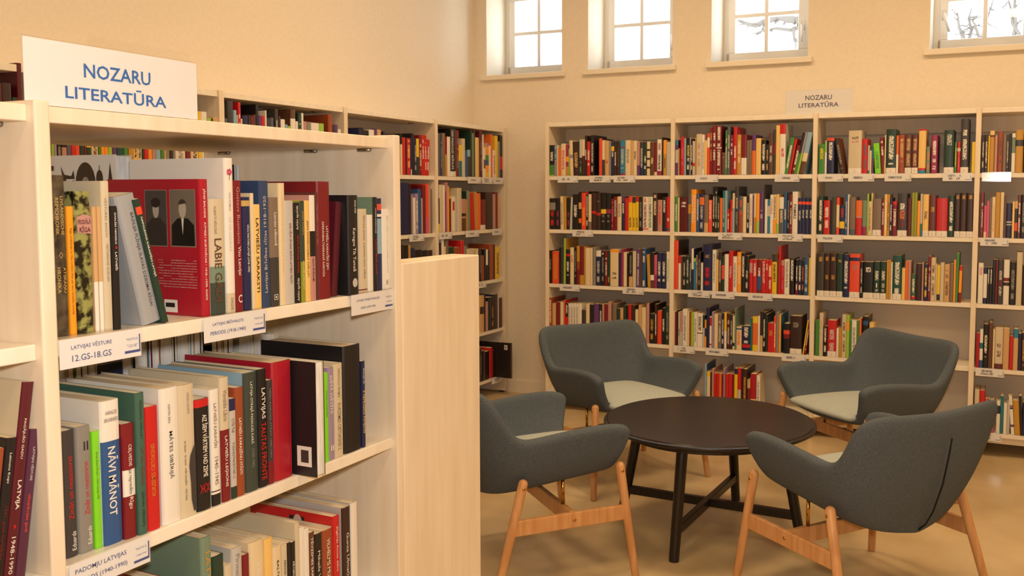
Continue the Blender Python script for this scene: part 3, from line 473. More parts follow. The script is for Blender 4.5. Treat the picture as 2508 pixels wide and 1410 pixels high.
frow('f1', FZ[3], (480, 340, c2), '''109 208 400 x d19 bQ:0:.28 bS:.28:.42 W:ALBERTS_BĒRZIŅŠ:h:.7:.94:d:.3:.26 W:LABIE_GADI:n:.12:.66:d:.45:.5 |pale picture-spined hardcover lettered LABIE GADI, right of the crimson book
214 270 130 w d25 bx:0:.13 W:ANITA_BORMANE:e:.66:.78:d:.5:.2 W:KĀ_VAI_AIZSAULĒ:E:.4:.62:d:.5:.32 W:ZVAIGZNE:h:.02:.1:d:.5:.3 |tallest white hardcover on the top shelf, with a small rose on its spine
271 320 278 R d19 W:Gustavs_Busmanis:q:.52:.95:d:.5:.4 W:Visu_Latvijai:w:.28:.5:d:.5:.5 W:C:w:.07:.13:h:.5:.5 |maroon book lettered Visu Latvijai in white
326 377 388 B d17 bU:.92:.97 W:VĀCU_FAKTORS_LATVIJĀ_(1918–1939):w:.34:.76:d:.6:.36 |dark purple-blue book lettered VĀCU FAKTORS LATVIJĀ
379 399 362 c d16 |narrow blank cream spine between VĀCU FAKTORS and LATVIEŠU SARAKSTI
401 440 436 Y d15 P W:LATVIEŠU_SARAKSTI:k:.13:.9:d:.5:.6 |cream paperback lettered LATVIEŠU SARAKSTI in heavy black letters
442 500 280 A d24 W:Latvijas_Brīvības_cīņas_1918–1920:E:.12:.88:u:.5:.42 |steel-blue hardcover lettered Latvijas Brīvības cīņas 1918–1920
502 564 390 h d17 bK:0:.45 W:Latvijas_nākamā:w:.56:.86:d:.55:.36 W:▣:w:.06:.11:h:.5:.4 |brown-grey photo-spined book right of the steel-blue one
566 605 295 c d21 W:LATVIJAS_VALSTS_PASLUDINĀŠANA_1918._gada_18._novembrī:a:.26:.88:d:.5:.34 |tall cream book lettered PASLUDINĀŠANA in faint tan letters
607 660 412 E d16 P W:KAS_CĒLA_UN_KAS_GRĀVA_LATVIJAS_VALSTI:R:.2:.78:d:.55:.4 |marbled grey paperback with red letters KAS CĒLA UN KAS GRĀVA
662 704 425 k d16 W:Arhīvi_apsūdz:w:.02:.25:u:.5:.45 W:Slimnais_karš_pret_Latviju:r:.3:.68:u:.5:.42 W:Arhīvi_apsūdz:w:.73:.97:u:.5:.45 |black book lettered Arhīvi apsūdz twice in white
706 731 412 V bQ:.4:1 d16 W:JĀZEPS_POREIKA:U:.66:.9:d:.5:.45 W:LATVIJAS_ģerboņi:w:.12:.42:u:.5:.45 |thin olive green book between black and yellow ones, top shelf
732 768 410 Y d16 W:LATVIJAS_ATBRĪVOŠANAS_KARŠ:n:.24:.8:u:.5:.45 |yellow book lettered LATVIJAS ATBRĪVOŠANAS KARŠ
769 801 375 q d18 bk:.42:.66 bw:.66:1 W:VALSTS_APVĒRSUMS:k:.18:.41:d:.5:.45 |pink and white book lettered VALSTS APVĒRSUMS
803 821 355 D d20 W:Viens_mērķis_–_brīva_un_valsts:q:.5:.9:d:.5:.5 |narrow reddish-brown spine left of the thick dark red hardcover
823 904 285 R d24 W:LATVIEŠU_KARAVĪRS_ZEM:w:.25:.62:d:.68:.22 W:SARKANBALTSARKANĀ_KAROGA:w:.19:.66:d:.36:.22 |thick glossy dark red hardcover lettered SARKANBALTSARKANĀ KAROGA
906 943 420 m k938 d18 s1.5 |thin maroon book leaning right against the gap, top shelf
1025 1088 375 k d17 s-.6 W:Karogos_Tik_Tumsā:w:.24:.67:d:.45:.4 W:●:E:.08:.17:h:.5:.5 W:SIDNIJA_AVŅIS:w:.82:.95:d:.6:.2 |black book with a silver disc at the foot of its spine
1090 1146 466 x d14 bR:.03:.045 W:(Divas)_puses._Latviešu_kara_stāsti:h:.17:.92:d:.55:.3 |beige paperback lettered (Divas) puses, Latviešu kara stāsti
1150 1182 505 w d13 |narrow blank white spine right of the beige (Divas) puses
1184 1212 388 k cS d18 W:Lāses_lāsta_puse:r:.18:.55:d:.5:.5 W:NORIS_KĀRKLIŅŠ:w:.6:.9:d:.5:.35 |narrow black spine with red letters near the right upright, top shelf
1214 1240 396 B bf:.87:.94 bs:.4:.78 bw:.8:.83 d18 |navy and sky-blue picture-spined book, second from right on top shelf
1243 1305 466 w d14 W:(Две)_стороны._Латышские_военные_рассказы:e:.2:.92:d:.55:.26 W:∞:h:.06:.12:d:.5:.3 |white paperback with Cyrillic title, last on the top shelf''', TOPS)
frow('f1r', FZ[3], (0, 340, c1), '''727 824 100 w X d26 |large white hardcover with dark artefacts on its cover, fore-edge outward, behind the top row
828 858 142 k X d24 cA |black and light-blue book behind the top row, right of the artefact book''', 'back row of the foreground top shelf', front=-1.60, base=False)
frow('f1r', FZ[3], (480, 340, c2), '''262 274 172 k X;276 297 178 s X |pale blue fore-edge peeping out behind the maroon Visu Latvijai''', 'back row of the foreground top shelf', front=-1.60, base=False)
c3 = .41841; c4 = .446828
frow('f2', FZ[2], (120, 820, c3), '''105 174 555 K s2.5 d18 W:Zināt_un_neaizmirst:r:.3:.8:u:.5:.42 W:Eduards:w:.05:.2:u:.66:.34 |charcoal book lettered Zināt un neaizmirst in red, beside the upright, middle shelf
186 272 530 e s2.2 d20 W:II:k:.81:.88:h:.6:.3 W:Zināt_un_neaizmirst:r:.3:.72:u:.55:.34 W:Eduards:w:.06:.2:u:.66:.28 |grey cloth book marked II, Zināt un neaizmirst
276 324 557 H s2 d17 P W:Eiropa_ārpus_Eiropas..._Dzīve_Latvijas_PSR:G:.42:.82:d:.5:.34 |lime green thin book lettered Eiropa ārpus Eiropas
326 446 378 w s1.4 d24 bb:0:.72 W:NĀVI_MĀNOT:w:.2:.68:d:.52:.52 W:HARALDS:h:.9:.935:h:.5:.6 W:BRUNINIEKS:h:.85:.885:h:.5:.75 |white hardcover with blue lower half lettered NĀVI MĀNOT
448 526 515 R d17 s1 bw:.37:.6 W:CEĻVEDIS:w:.63:.82:d:.5:.34 W:pa_represēto:K:.385:.6:d:.5:.4 W:Rīgu:w:.26:.36:d:.5:.4 |maroon and white book lettered CEĻVEDIS pa represēto Rīgu
528 583 335 F d24 W:LATVIJAS_TRAĢĒDIJA:k:.68:.95:u:.5:.34 W:TRAĢĒDIJA_1940._gads:R:.34:.62:u:.5:.4 W:Latvijas_varoņi:k:.06:.3:u:.5:.4 |grey-green hardcover lettered LATVIJAS TRAĢĒDIJA
586 660 415 r d19 W:KURZEMES_CIETOKSNIS:u:.28:.7:u:.45:.3 |plain bright red hardcover lettered KURZEMES CIETOKSNIS
676 778 305 w d24 W:DZINTRA_ĢEKA:k:.74:.88:d:.42:.16 W:MĀTES_SIBĪRIJĀ:k:.33:.68:d:.5:.3 |thick white hardcover lettered MĀTES SIBĪRIJĀ
780 872 287 x d24 W:SANDRA_KALNIETE:e:.78:.94:d:.55:.16 W:es_lauzu_·_tu_lauzi_·_mēs_lauzām_·_viņi_lūza:K:.13:.58:d:.3:.18 |beige book with a black hill shape on its spine
875 957 372 k d18 br:.93:1 W:AIZ_ŠIEM_VĀRTIEM_VAID_ZEME:w:.3:.86:d:.62:.4 W:ЖХ:r:.16:.24:h:.5:.7 |black book with a red top lettered AIZ ŠIEM VĀRTIEM VAID ZEME
961 1012 315 w d20 bk:0:.1 bk:.12:.13 W:LATVIEŠU_KARAVĪRI:h:.5:.88:d:.5:.4 W:1940–1945:h:.18:.42:d:.5:.4 |white book lettered LATVIEŠU KARAVĪRI 1940–1945
1020 1070 245 x d24 bR:0:.58 W:Visvaldis_Lācis:h:.65:.9:d:.5:.46 W:LATVIEŠU_LEĢIONS:w:.12:.53:d:.5:.46 |beige and maroon book lettered LATVIEŠU LEĢIONS
1072 1105 370 E d16 bB:.88:1 bG:0:.12 te:.2:.8 |grey picture-spined book with a blue top, beside LATVIEŠU LEĢIONS
1107 1153 305 J d20 W:LATVIEŠU_KARAZĒNU_STĀSTI:w:.2:.72:d:.5:.4 |rust-red book lettered LATVIEŠU KARAZĒNU STĀSTI''', MIDS)
frow('f2', FZ[2], (500, 780, c4), '''235 305 292 Q d23 cs W:LATVIJA_OTRAJĀ_PASAULES_KARĀ:w:.4:.92:d:.5:.28 W:(1939–1945):e:.2:.36:d:.5:.28 |green-grey hardcover lettered LATVIJA OTRAJĀ PASAULES KARĀ
307 356 275 k d22 cz W:LATVIJAS:w:.58:.84:d:.5:.5 W:TAUTAS_FRONTE:r:.06:.55:d:.5:.55 |black book lettered LATVIJAS TAUTAS FRONTE in white and red
358 386 335 K bR:0:.22 d17 W:MŪSU_KAROGA_STĀSTI_1940–1991:e:.26:.92:d:.5:.42 |charcoal thin book with a red foot, MŪSU KAROGA STĀSTI
390 493 232 C d24 |thick blank crimson cloth hardcover on the middle shelf
618 665 235 k X d25 s-5 |black book turned fore-edge outward and jutting over the shelf, barcode on cover
667 687 295 H d17 P W:Latvijas_neatkarība:G:.5:.8:d:.5:.4 |lime green thin paperback right of the black jutting book
688 719 268 v d18 W:SVĒTĀ_SVĒTĪTĀ:w:.5:.92:d:.5:.5 W:II:w:.1:.16:h:.5:.5 |lavender narrow book beside the thin lime green one
721 768 245 x d18 W:ARNOLDS_ŠINĶIS:h:.64:.95:d:.5:.34 W:KURZEMES_CIETOKSNIS_2:h:.08:.58:d:.5:.34 |cream book lettered KURZEMES CIETOKSNIS 2
776 868 145 k d24 |thick blank black hardcover near the right end of the middle shelf
870 887 232 B d15 P W:Я_ПЕРЕЖИЛА_РУМБУЛУ:Y:.16:.66:d:.5:.6 W:Фрида_М.:w:.7:.95:d:.5:.45 |thin navy booklet with Cyrillic title, last on the middle shelf''', MIDS)
frow('f2r', FZ[2], (120, 820, c3), '''60 112 100 E X;118 145 130 Y X;165 192 120 l X;198 230 110 R X;236 285 130 E X;430 498 -20 s X d24 cA W:parasts:w:.6:.7:h:.5:.1 |blue book lettered parasts behind the middle row, under the first label;503 585 -40 k X;592 600 -60 s X;604 655 -50 R X;660 734 -60 w X d24;740 754 -60 k X;757 830 -60 w X;836 850 -50 s X;856 888 -60 a X;892 906 -50 B X''', 'back row of the foreground middle shelf', front=-1.60, base=False, zx=1.05)
frow('f2r', FZ[2], (500, 780, c4), '''45 70 60 k X;75 105 60 a X;112 130 60 c X;135 160 60 G X;195 222 84 w X;224 250 84 w X;252 280 84 w X;282 308 84 w X;310 334 84 w X;336 362 86 w X;364 392 82 w X''', 'back row of the foreground middle shelf', front=-1.60, base=False, zx=1.05)
frow('f3', FZ[1], (500, 780, c4), '''-195 -135 1440 w d20 cR |white book with red cover edges, leftmost on the lower shelf
0 56 1192 S d24 W:LATVIJA:u:.62:.92:d:.5:.6 |grey-green speckled hardcover lettered LATVIJA in gold, lower shelf
60 122 1295 G d16 |dark green book beside the speckled grey-green one, lower shelf
124 164 1345 x d15 |small beige book between dark green and lavender ones, lower shelf
166 220 1250 E d20 W:Pirmais_vēstnesis:e:.5:.95:d:.5:.4 |pale lavender-white hardcover on the lower shelf
222 257 1290 R d16 |dark red book right of the pale lavender one, lower shelf
262 340 1215 c d22 by:0:.5 W:BALTU_CEĻŠ:w:.4:.9:d:.5:.3 |thick cream and yellow hardcover on the lower shelf
343 384 1200 Y d23 |pale yellow tall book right of the thick cream one
386 432 1245 c d17 W:BALTIJAS_STĀSTI:k:.4:.92:d:.5:.4 |cream book lettered BALTIJAS on the lower shelf
434 461 1232 x d17 W:ARNOLDS_GULBIS:k:.6:.85:d:.5:.4 |beige narrow book right of BALTIJAS
463 481 1225 k d18 |narrow black spine, left one of two on the lower shelf
483 505 1222 k d18 W:PĒTERIS_AVOTS:w:.4:.9:d:.5:.5 |narrow black spine, right one of two on the lower shelf
507 530 1115 x d24 |tall beige hardcover with faint handwriting on its cover, lower shelf
532 555 1140 w d17 |narrow white book, left one of two after the tall beige hardcover
557 580 1146 w d17 |narrow white book, right one of two after the tall beige hardcover
582 610 1170 n d16 W:TĒVZEMES_SARGI:w:.5:.95:d:.5:.5 |brown book lettered TĒVZEMES SARGI
612 652 1174 k cx d17 W:Mihails_Vītols:w:.3:.9:d:.5:.34 |black book with a cream cover between brown and rust ones
655 712 1152 J d22 cx W:VILHELMS_MUNTERS:w:.3:.9:d:.5:.3 |rust-brown book with cream page tops, lower shelf
714 748 1080 r d24 W:Zīgfrīda_Annas_dzīve:w:.4:.95:d:.5:.36 |red hardcover with a small portrait on its cover, lower shelf
765 808 1030 N d25 cE W:Gunta_Ulmaņa:w:.3:.75:d:.5:.42 |dark brown tall hardcover second from the right, lower shelf
811 845 1005 w d25 cE |tall white hardcover, last on the lower shelf''', LOWS, base=False, zx=.6)
frow('f2l', FZ[2], (0, 800, .4329), '''-115 -52 710 J k-32 d17 |rust-orange book at the left picture edge, leaning right
-47 12 650 k k40 d18 W:Laimons_Kops:w:.7:.9:d:.5:.3 W:1991._gada_barikādes:R:.2:.55:d:.5:.4 |black book at the left picture edge, leaning right
15 84 335 m k132 d24 cx W:PAGĀJUŠO_GADU:w:.56:.88:d:.5:.3 W:LATVIJA:w:.36:.53:d:.5:.4 W:★:r:.27:.31:d:.5:.3 W:1948-1990:w:.06:.24:d:.5:.34 |maroon hardcover leaning right, lettered PAGĀJUŠO GADU LATVIJA
86 144 600 P k176 d20 W:LATVIJAS_VĒSTURE:E:.66:.88:d:.5:.36 W:okupācijas_gadi:f:.3:.6:d:.5:.36 |plum book leaning right, lettered LATVIJAS VĒSTURE''', 'middle shelf of the foreground bookcase\'s near bay')
# ---- turn the book list into objects: the 300 that show largest one by one, the rest as one mesh
rows = {}
for b in BOOKS: rows.setdefault(b['row']['name'], []).append(b)
for bs in rows.values():
    bs.sort(key=lambda b: b['a'])
    for p, q in zip(bs, bs[1:]):
        if abs(p['ang'])+abs(q['ang']) < .01:
            if q['a'] < p['a']+p['w']+.0004:
                e = (p['a']+p['w']+q['a'])/2
                p['w'] = max(.003, e-p['a']-.0003); n = q['a']+q['w']; q['a'] = e+.0003; q['w'] = max(.003, n-q['a'])
order = sorted(BOOKS, key=lambda b: -b['area'])
chosen = set(id(b) for b in order[:300])
ORD = ['first', 'second', 'third', 'fourth', 'fifth', 'sixth', 'seventh', 'eighth', 'ninth', 'tenth', 'eleventh', 'twelfth', 'thirteenth', 'fourteenth']
def cname(b): return PAL[b['col']][1]
def auto_label(b, bs):
    pl = b['row']['place']; c = cname(b); same = [q for q in bs if cname(q) == c]; i = bs.index(b)
    look = ('thin ' if b['w'] < .014 else 'thick ' if b['w'] > .04 else '')+c
    tail = ' book with white sticker' if b['stick'] else ' book'
    if len(same) == 1: return 'the only %s%s, %s' % (c, tail, pl)
    if len(same) == 2: return '%s%s, %s %s one, %s' % (look, ' book', 'left' if same[0] is b else 'right', c, pl)
    tri = lambda q: (cname(bs[bs.index(q)-1]) if bs.index(q) else '', cname(bs[bs.index(q)+1]) if bs.index(q)+1 < len(bs) else '')
    a = tri(b)
    if a[0] and a[1] and a[0] != a[1] and sum(tri(q) == a for q in same) == 1 and c not in a:
        return '%s book between %s and %s, %s' % (c, a[0], a[1], pl)
    k = same.index(b)
    if len(same)-1-k < k: return '%s book, %s %s from right, %s' % (look, ORD[len(same)-1-k] if len(same)-1-k else 'first', c, pl)
    return '%s book, %s %s from left, %s' % (look, ORD[k], c, pl)
def place(b):
    R = b['row']; a, w, h, d, g = b['a'], b['w'], b['h'], b['d'], b['ang']
    # local frame: x along the shelf, y into it, rotated about the base centre by the lean
    rz = 0 if R['axis'] == 'x' else math.pi/2
    lift = w/2*abs(math.sin(g))+.0006
    base = Vector((a+w/2, b['P'], R['z']+lift)) if R['axis'] == 'x' else Vector((b['P'], a+w/2, R['z']+lift))
    rot = Matrix.Rotation(rz, 4, 'Z') @ Matrix.Rotation(g, 4, 'Y')
    return Matrix.Translation(base) @ rot @ Matrix.Translation((-w/2, 0, 0))
REST = MB(); FRONT = {}
for name, bs in rows.items():
    for b in bs:
        cov = LC[b['cover']]
        mb, pg = book_geo(b['w'], b['h'], b['d'], LC[b['col']], cov, b['bands'], b['inks'], b['hard'], b['rev'], b['stick'])
        Mx = place(b)
        ink = {}
        if b['words']:
            for wd in b['words']:
                tx, c, z0, z1, di = wd[0].replace('_', ' '), wd[1], float(wd[2]), float(wd[3]), wd[4]
                cp, hf = float(wd[5]), float(wd[6]); L = (z1-z0)*b['h']; zc = (z0+z1)/2*b['h']
                wm = ink.setdefault('w', MB()); y = -.0007
                if b['rev']: continue
                if di == 'd': ex, ey, ln, ht = (0, 0, -1), (1, 0, 0), L, hf*b['w']
                elif di == 'u': ex, ey, ln, ht = (0, 0, 1), (-1, 0, 0), L, hf*b['w']
                else: ex, ey, ln, ht = (1, 0, 0), (0, 0, 1), hf*b['w'], L
                put_text(wm, tx, (cp*b['w'], y, zc), ex, ey, ln, ht, bold=.012 if (tx.isupper() and hf > .35) else .003, col=LC[c])
        if id(b) in chosen:
            o = mb.build('book', {'camo': m_camo, 'mottle': m_mottle}.get(b['mat'], m_cover))
            o.matrix_world = Mx
            p = pg.build('page_block', m_wpages if b['rev'] else m_pages, o)
            tag(o, b['label'] or auto_label(b, bs), 'book', b['row']['group'])
            for wm in ink.values():
                if wm.f: wm.build('lettering', m_cover, o)
            if b['label']: FRONT[b['label']] = (o, b)
        else:
            for g_ in [mb, pg]+list(ink.values()):
                n0 = len(REST.v); REST.v += [tuple(Mx @ Vector(v)) for v in g_.v]
                REST.f += [tuple(n0+i for i in f) for f in g_.f]; REST.c += g_.c; REST.k += g_.k; REST.uv += g_.uv; REST.mi += g_.mi
o = REST.build('books', m_cover); tag(o, 'the many smaller books that fill the far shelves', 'book', None, 'stuff')
def find(part):
    for k_, v in FRONT.items():
        if part in k_: return v
# ---- pictures and print on the covers that face the camera (left cover, x = 0)
def flat(o, name, polys, m=None, x=-.0005):
    """polys: (colour, [(y, z), ...]) on the left cover of a book"""
    k = MB()
    for i, (c, pts) in enumerate(polys):
        k.add([(x-.00012*i, y, z) for y, z in pts], [tuple(range(len(pts)))], col=LC[c] if isinstance(c, str) else lin(c))
    return k.build(name, m or m_cover, o)
def ell(cy, cz, ry, rz, n=20, a0=0, a1=2*math.pi): return [(cy+ry*math.cos(a0+(a1-a0)*i/n), cz+rz*math.sin(a0+(a1-a0)*i/n)) for i in range(n)]
def rect(y0, z0, y1, z1): return [(y0, z0), (y1, z0), (y1, z1), (y0, z1)]
def lines(o, y0, y1, z0, z1, n, c, x=-.0006):
    k = MB()
    for i in range(n):
        z = z1-(z1-z0)*i/max(1, n-1); hh = (z1-z0)/n*.42; e = y1-random.random()*.1*(y1-y0)
        k.add([(x, y0, z-hh), (x, e, z-hh), (x, e, z+hh), (x, y0, z+hh)], [(0, 1, 2, 3)], col=o['_c'], ink=LC[c], uvs=[[(y0+i, 0), (e+i, 0), (e+i, 1), (y0+i, 1)]])
    k.build('printed_text', m_cover, o)
o, b = find('two black and white portraits'); d, h = b['d'], b['h']; o['_c'] = LC['C']
def on_cover(b, u, v): p = hit_y(u, v, b['a']); return b['P']-p.x, p.z-b['row']['z']
def portrait(y0, z0, y1, z1, cap, bgc, suit):
    w_, h_ = y1-y0, z1-z0; cy = (y0+y1)/2
    sh = [(y0+.03*w_, z0+.01*h_), (y1-.03*w_, z0+.01*h_), (y1-.05*w_, z0+.38*h_), (cy+.2*w_, z0+.5*h_), (cy-.2*w_, z0+.5*h_), (y0+.05*w_, z0+.38*h_)]
    P = [((150, 140, 122), rect(y0-.001, z0-.001, y1+.001, z1+.001)), (bgc, rect(y0, z0, y1, z1)), (suit, sh),
         ((176, 164, 146), ell(cy, z0+.66*h_, .15*w_, .16*h_)), ((60, 54, 48), ell(cy, z0+.74*h_, .16*w_, .1*h_, 12, 0, math.pi))]
    if cap: P.append(((34, 32, 32), ell(cy, z0+.78*h_, .22*w_, .09*h_)))
    else: P.append(((214, 206, 192), [(cy-.05*w_, z0+.5*h_), (cy+.05*w_, z0+.5*h_), (cy, z0+.2*h_)]))
    flat(o, 'cover_portrait', P)
(ya, za), (yb, zb) = on_cover(b, 411, 603), on_cover(b, 355, 467)
portrait(ya, za, yb, zb, True, (70, 66, 64), (44, 42, 42))
(ya, za), (yb, zb) = on_cover(b, 480.5, 605), on_cover(b, 416, 466)
portrait(ya, za, yb, zb, False, (112, 102, 88), (24, 22, 22))
(ya, za), (yb, zb) = on_cover(b, 484, 706), on_cover(b, 385, 636); lines(o, ya, yb, za, zb, 11, 'q')
(ya, za), (yb, zb) = on_cover(b, 436, 766), on_cover(b, 403, 733); flat(o, 'barcode_sticker', [('w', rect(ya, za, yb, zb)), ('k', rect(ya+.2*(yb-ya), za+.4*(zb-za), yb-.1*(yb-ya), za+.75*(zb-za)))])
o, b = find('dark artefacts'); d, h = b['d'], b['h']      # reversed book: fore-edge at y = 0, spine at y = d
C_ = (52, 42, 36); Pz = h
flat(o, 'cover_picture', [(C_, ell(d*.34, h*.80, .030, .046)), ((150, 140, 132), ell(d*.34, h*.815, .010, .012)), (C_, ell(d*.18, h*.84, .010, .018)), (C_, rect(d*.176, h*.9, d*.184, h*.93)),
    (C_, [(d*.06, h*.95), (d*.085, h*.82), (d*.07, h*.68), (d*.055, h*.7), (d*.035, h*.82)]), (C_, rect(d*.56, h*.68, d*.6, h*.84)), (C_, rect(d*.46, h*.68, d*.49, h*.83)), (C_, [(d*.46, h*.84), (d*.6, h*.84), (d*.62, h*.93), (d*.58, h*.87), (d*.5, h*.86), (d*.47, h*.9)]),
    (C_, rect(d*.67, h*.7, d*.69, h*.84)), (C_, [(d*.65, h*.85), (d*.71, h*.85), (d*.69, h*.83), (d*.67, h*.83)]), (C_, [(d*.7, h*.93), (d*.97, h*.93), (d*.97, h*.9), (d*.86, h*.88), (d*.85, h*.72), (d*.82, h*.72), (d*.81, h*.88), (d*.7, h*.9)])])
o, b = find('tallest white hardcover'); d, h = b['d'], b['h']; o['_c'] = LC['w']; lines(o, d*.2, d*.95, h*.62, h*.84, 8, 'e')
k = MB(); w = b['w']
for i in range(5):
    t_ = i*2*math.pi/5; k.add([(w*.5+.004*math.cos(t_)+.003*math.cos(q), -.0008, h*.91+.004*math.sin(t_)+.003*math.sin(q)) for q in [j*math.pi/4 for j in range(8)]], [tuple(range(8))], col=LC['i'])
k.add([(w*.48, -.0008, h*.86), (w*.53, -.0008, h*.86), (w*.53, -.0008, h*.9), (w*.49, -.0008, h*.9)], [(0, 1, 2, 3)], col=LC['G']); k.build('rose_print', m_cover, o)
o, b = find('pink title ribbon'); w, h = b['w'], b['h']; k = MB()
k.add([(w*.08, -.0009, h*.71), (w*.97, -.0009, h*.7), (w*.97, -.0009, h*.82), (w*.5, -.0009, h*.84), (w*.05, -.0009, h*.82)], [(0, 1, 2, 3, 4)], col=LC['q'])
put_text(k, 'FEODĀLĀ', (w*.52, -.0012, h*.79), (1, 0, 0), (0, 0, 1), w*.82, h*.045, bold=.02, col=LC['m']); put_text(k, 'RĪGA', (w*.55, -.0012, h*.735), (1, 0, 0), (0, 0, 1), w*.7, h*.045, bold=.02, col=LC['m'])
k.build('title_ribbon', m_cover, o)
o, b = find('black hill shape'); w, h = b['w'], b['h']; k = MB()
k.add([(w*.93, -.0007, h*.03), (w*.93, -.0007, h*.55), (w*.6, -.0007, h*.46), (w*.52, -.0007, h*.38), (w*.6, -.0007, h*.25), (w*.62, -.0007, h*.12), (w*.75, -.0007, h*.03)], [(6, 5, 4, 3, 2, 1, 0)], col=LC['K']); k.build('hill_print', m_cover, o)
o, b = find('fore-edge outward and jutting'); d, h = b['d'], b['h']
flat(o, 'barcode_sticker', [('w', rect(.012, .02, .05, .062)), ('K', rect(.02, .028, .04, .054))])
o, b = find('small portrait on its cover'); d, h = b['d'], b['h']
flat(o, 'cover_portrait', [((40, 34, 32), rect(d*.34, h*.83, d*.52, h*.95)), ((206, 176, 160), ell(d*.42, h*.88, .013, .02))])
o, b = find('jutting out of the bottom shelf'); d, h = b['d'], b['h']
flat(o, 'barcode_sticker', [('w', rect(.03, h*.8, .055, h*.93)), ('e', rect(.036, h*.83, .05, h*.9))])
for pt in ('dark red hardcover lettered SARKAN',):
    o, b = find(pt); d, h = b['d'], b['h']; flat(o, 'barcode_sticker', [('w', rect(d*.62, h*.9, d*.93, h*.955)), ('e', rect(d*.66, h*.91, d*.9, h*.945))])
for o in list(COL.objects):
    if '_c' in o: del o['_c']
# ---- shelf labels: clear clip, printed card
def ink_lines(k, org, ex, ey, n, L, hgt, seed):
    for i in range(n):
        zc = hgt*(.5-(i+.5)/n) if n > 1 else 0; l = L*(.7+.3*((seed*7+i*5) % 10)/10); c = Vector(org)+Vector(ey)*zc; h2 = min(hgt/n*.5, .011)
        a = [c-Vector(ex)*l/2-Vector(ey)*h2, c+Vector(ex)*l/2-Vector(ey)*h2, c+Vector(ex)*l/2+Vector(ey)*h2, c-Vector(ex)*l/2+Vector(ey)*h2]
        s = seed*1.37+i*.31
        k.add(a, [(0, 1, 2, 3)], col=lin((232, 228, 224)), ink=lin((96, 96, 120)), uvs=[[(s, .2), (s+l, .2), (s+l, .8), (s, .8)]])
def shelf_label(axis, front, z, a, b, label, group, lines_=1, texts=None, hgt=.05, seed=0):
    """a, b: extent along the shelf; the card hangs in front of the shelf edge"""
    ex = Vector((1, 0, 0)) if axis == 'x' else Vector((0, 1, 0)); nn = Vector((0, -1, 0)) if axis == 'x' else Vector((1, 0, 0)); ez = Vector((0, 0, 1))
    c = (a+b)/2; w = b-a
    org = Vector((c, front, 0)) if axis == 'x' else Vector((front, c, 0))
    org += nn*.004+ez*(z+.004-hgt/2)
    root = thing('shelf_label', label, 'label', org, 0, group)
    def slab(name, hw, hh, d0, d1, m, dz=0):
        k = MB(); p = [ex*sx*hw+ez*(sz*hh+dz)+nn*dd for dd in (d0, d1) for sx, sz in ((-1, -1), (1, -1), (1, 1), (-1, 1))]
        f = [(3, 2, 1, 0), (4, 5, 6, 7), (0, 1, 5, 4), (1, 2, 6, 5), (2, 3, 7, 6), (3, 0, 4, 7)]
        k.add(p, f); return k.build(name, m, root)
    slab('card', w/2-.002, hgt/2-.003, 0, .001, m_paper)
    slab('clear_front', w/2, hgt/2, .0022, .0034, m_holder)
    k = MB(); p = [ex*sx*w/2+ez*(hgt/2-.001)+nn*dd for sx in (-1, 1) for dd in (-.03, .0034)]; q = [v+ez*.0012 for v in p]
    k.add(p+q, [(0, 1, 3, 2), (4, 6, 7, 5), (0, 4, 5, 1), (1, 5, 7, 3), (3, 7, 6, 2), (2, 6, 4, 0)]); k.build('clip', m_holder, root)
    k = MB(); y = .0016
    if texts:
        for i, (tx, hh) in enumerate(texts[0]):
            put_text(k, tx, nn*y-ex*w*.12+ez*(hgt*(.17-.33*i) if len(texts[0]) > 1 else 0), ex, ez, w*.62, hgt*hh, bold=.006, stretch=False, col=lin((72, 84, 140)))
        bx = w*.37; 
        for i, tx in enumerate(texts[1]): put_text(k, tx, nn*y+ex*bx+ez*(hgt*(.13-.2*i)), ex, ez, w*.15, hgt*.1, bold=.0, stretch=False, col=lin((110, 120, 160)))
        r_ = [(-.095*w, -.3*hgt), (.105*w, -.3*hgt), (.105*w, .27*hgt), (.09*w, .27*hgt), (.09*w, -.22*hgt), (-.095*w, -.22*hgt)]
        k.add([nn*y+ex*(bx+p_)+ez*q_ for p_, q_ in r_], [(0, 1, 4, 5), (1, 2, 3, 4)], col=lin((60, 80, 150)))
    else:
        ink_lines(k, nn*y-ex*w*.1, ex, ez, lines_, w*.5, hgt*.6 if lines_ > 1 else hgt*.3, seed)
        bx = w*.36; r_ = [(-.09*w, -.3*hgt), (.1*w, -.3*hgt), (.1*w, .24*hgt), (.085*w, .24*hgt), (.085*w, -.24*hgt), (-.09*w, -.24*hgt)]
        k.add([nn*y+ex*(bx+p_)+ez*q_ for p_, q_ in r_], [(0, 1, 4, 5), (1, 2, 3, 4)], col=lin((110, 110, 140)))
    k.build('print', m_cover, root)
m_holder = mat('clear_plastic', (255, 255, 255), build=clear_build(.1, .45))
ordw = ['first', 'second', 'third']
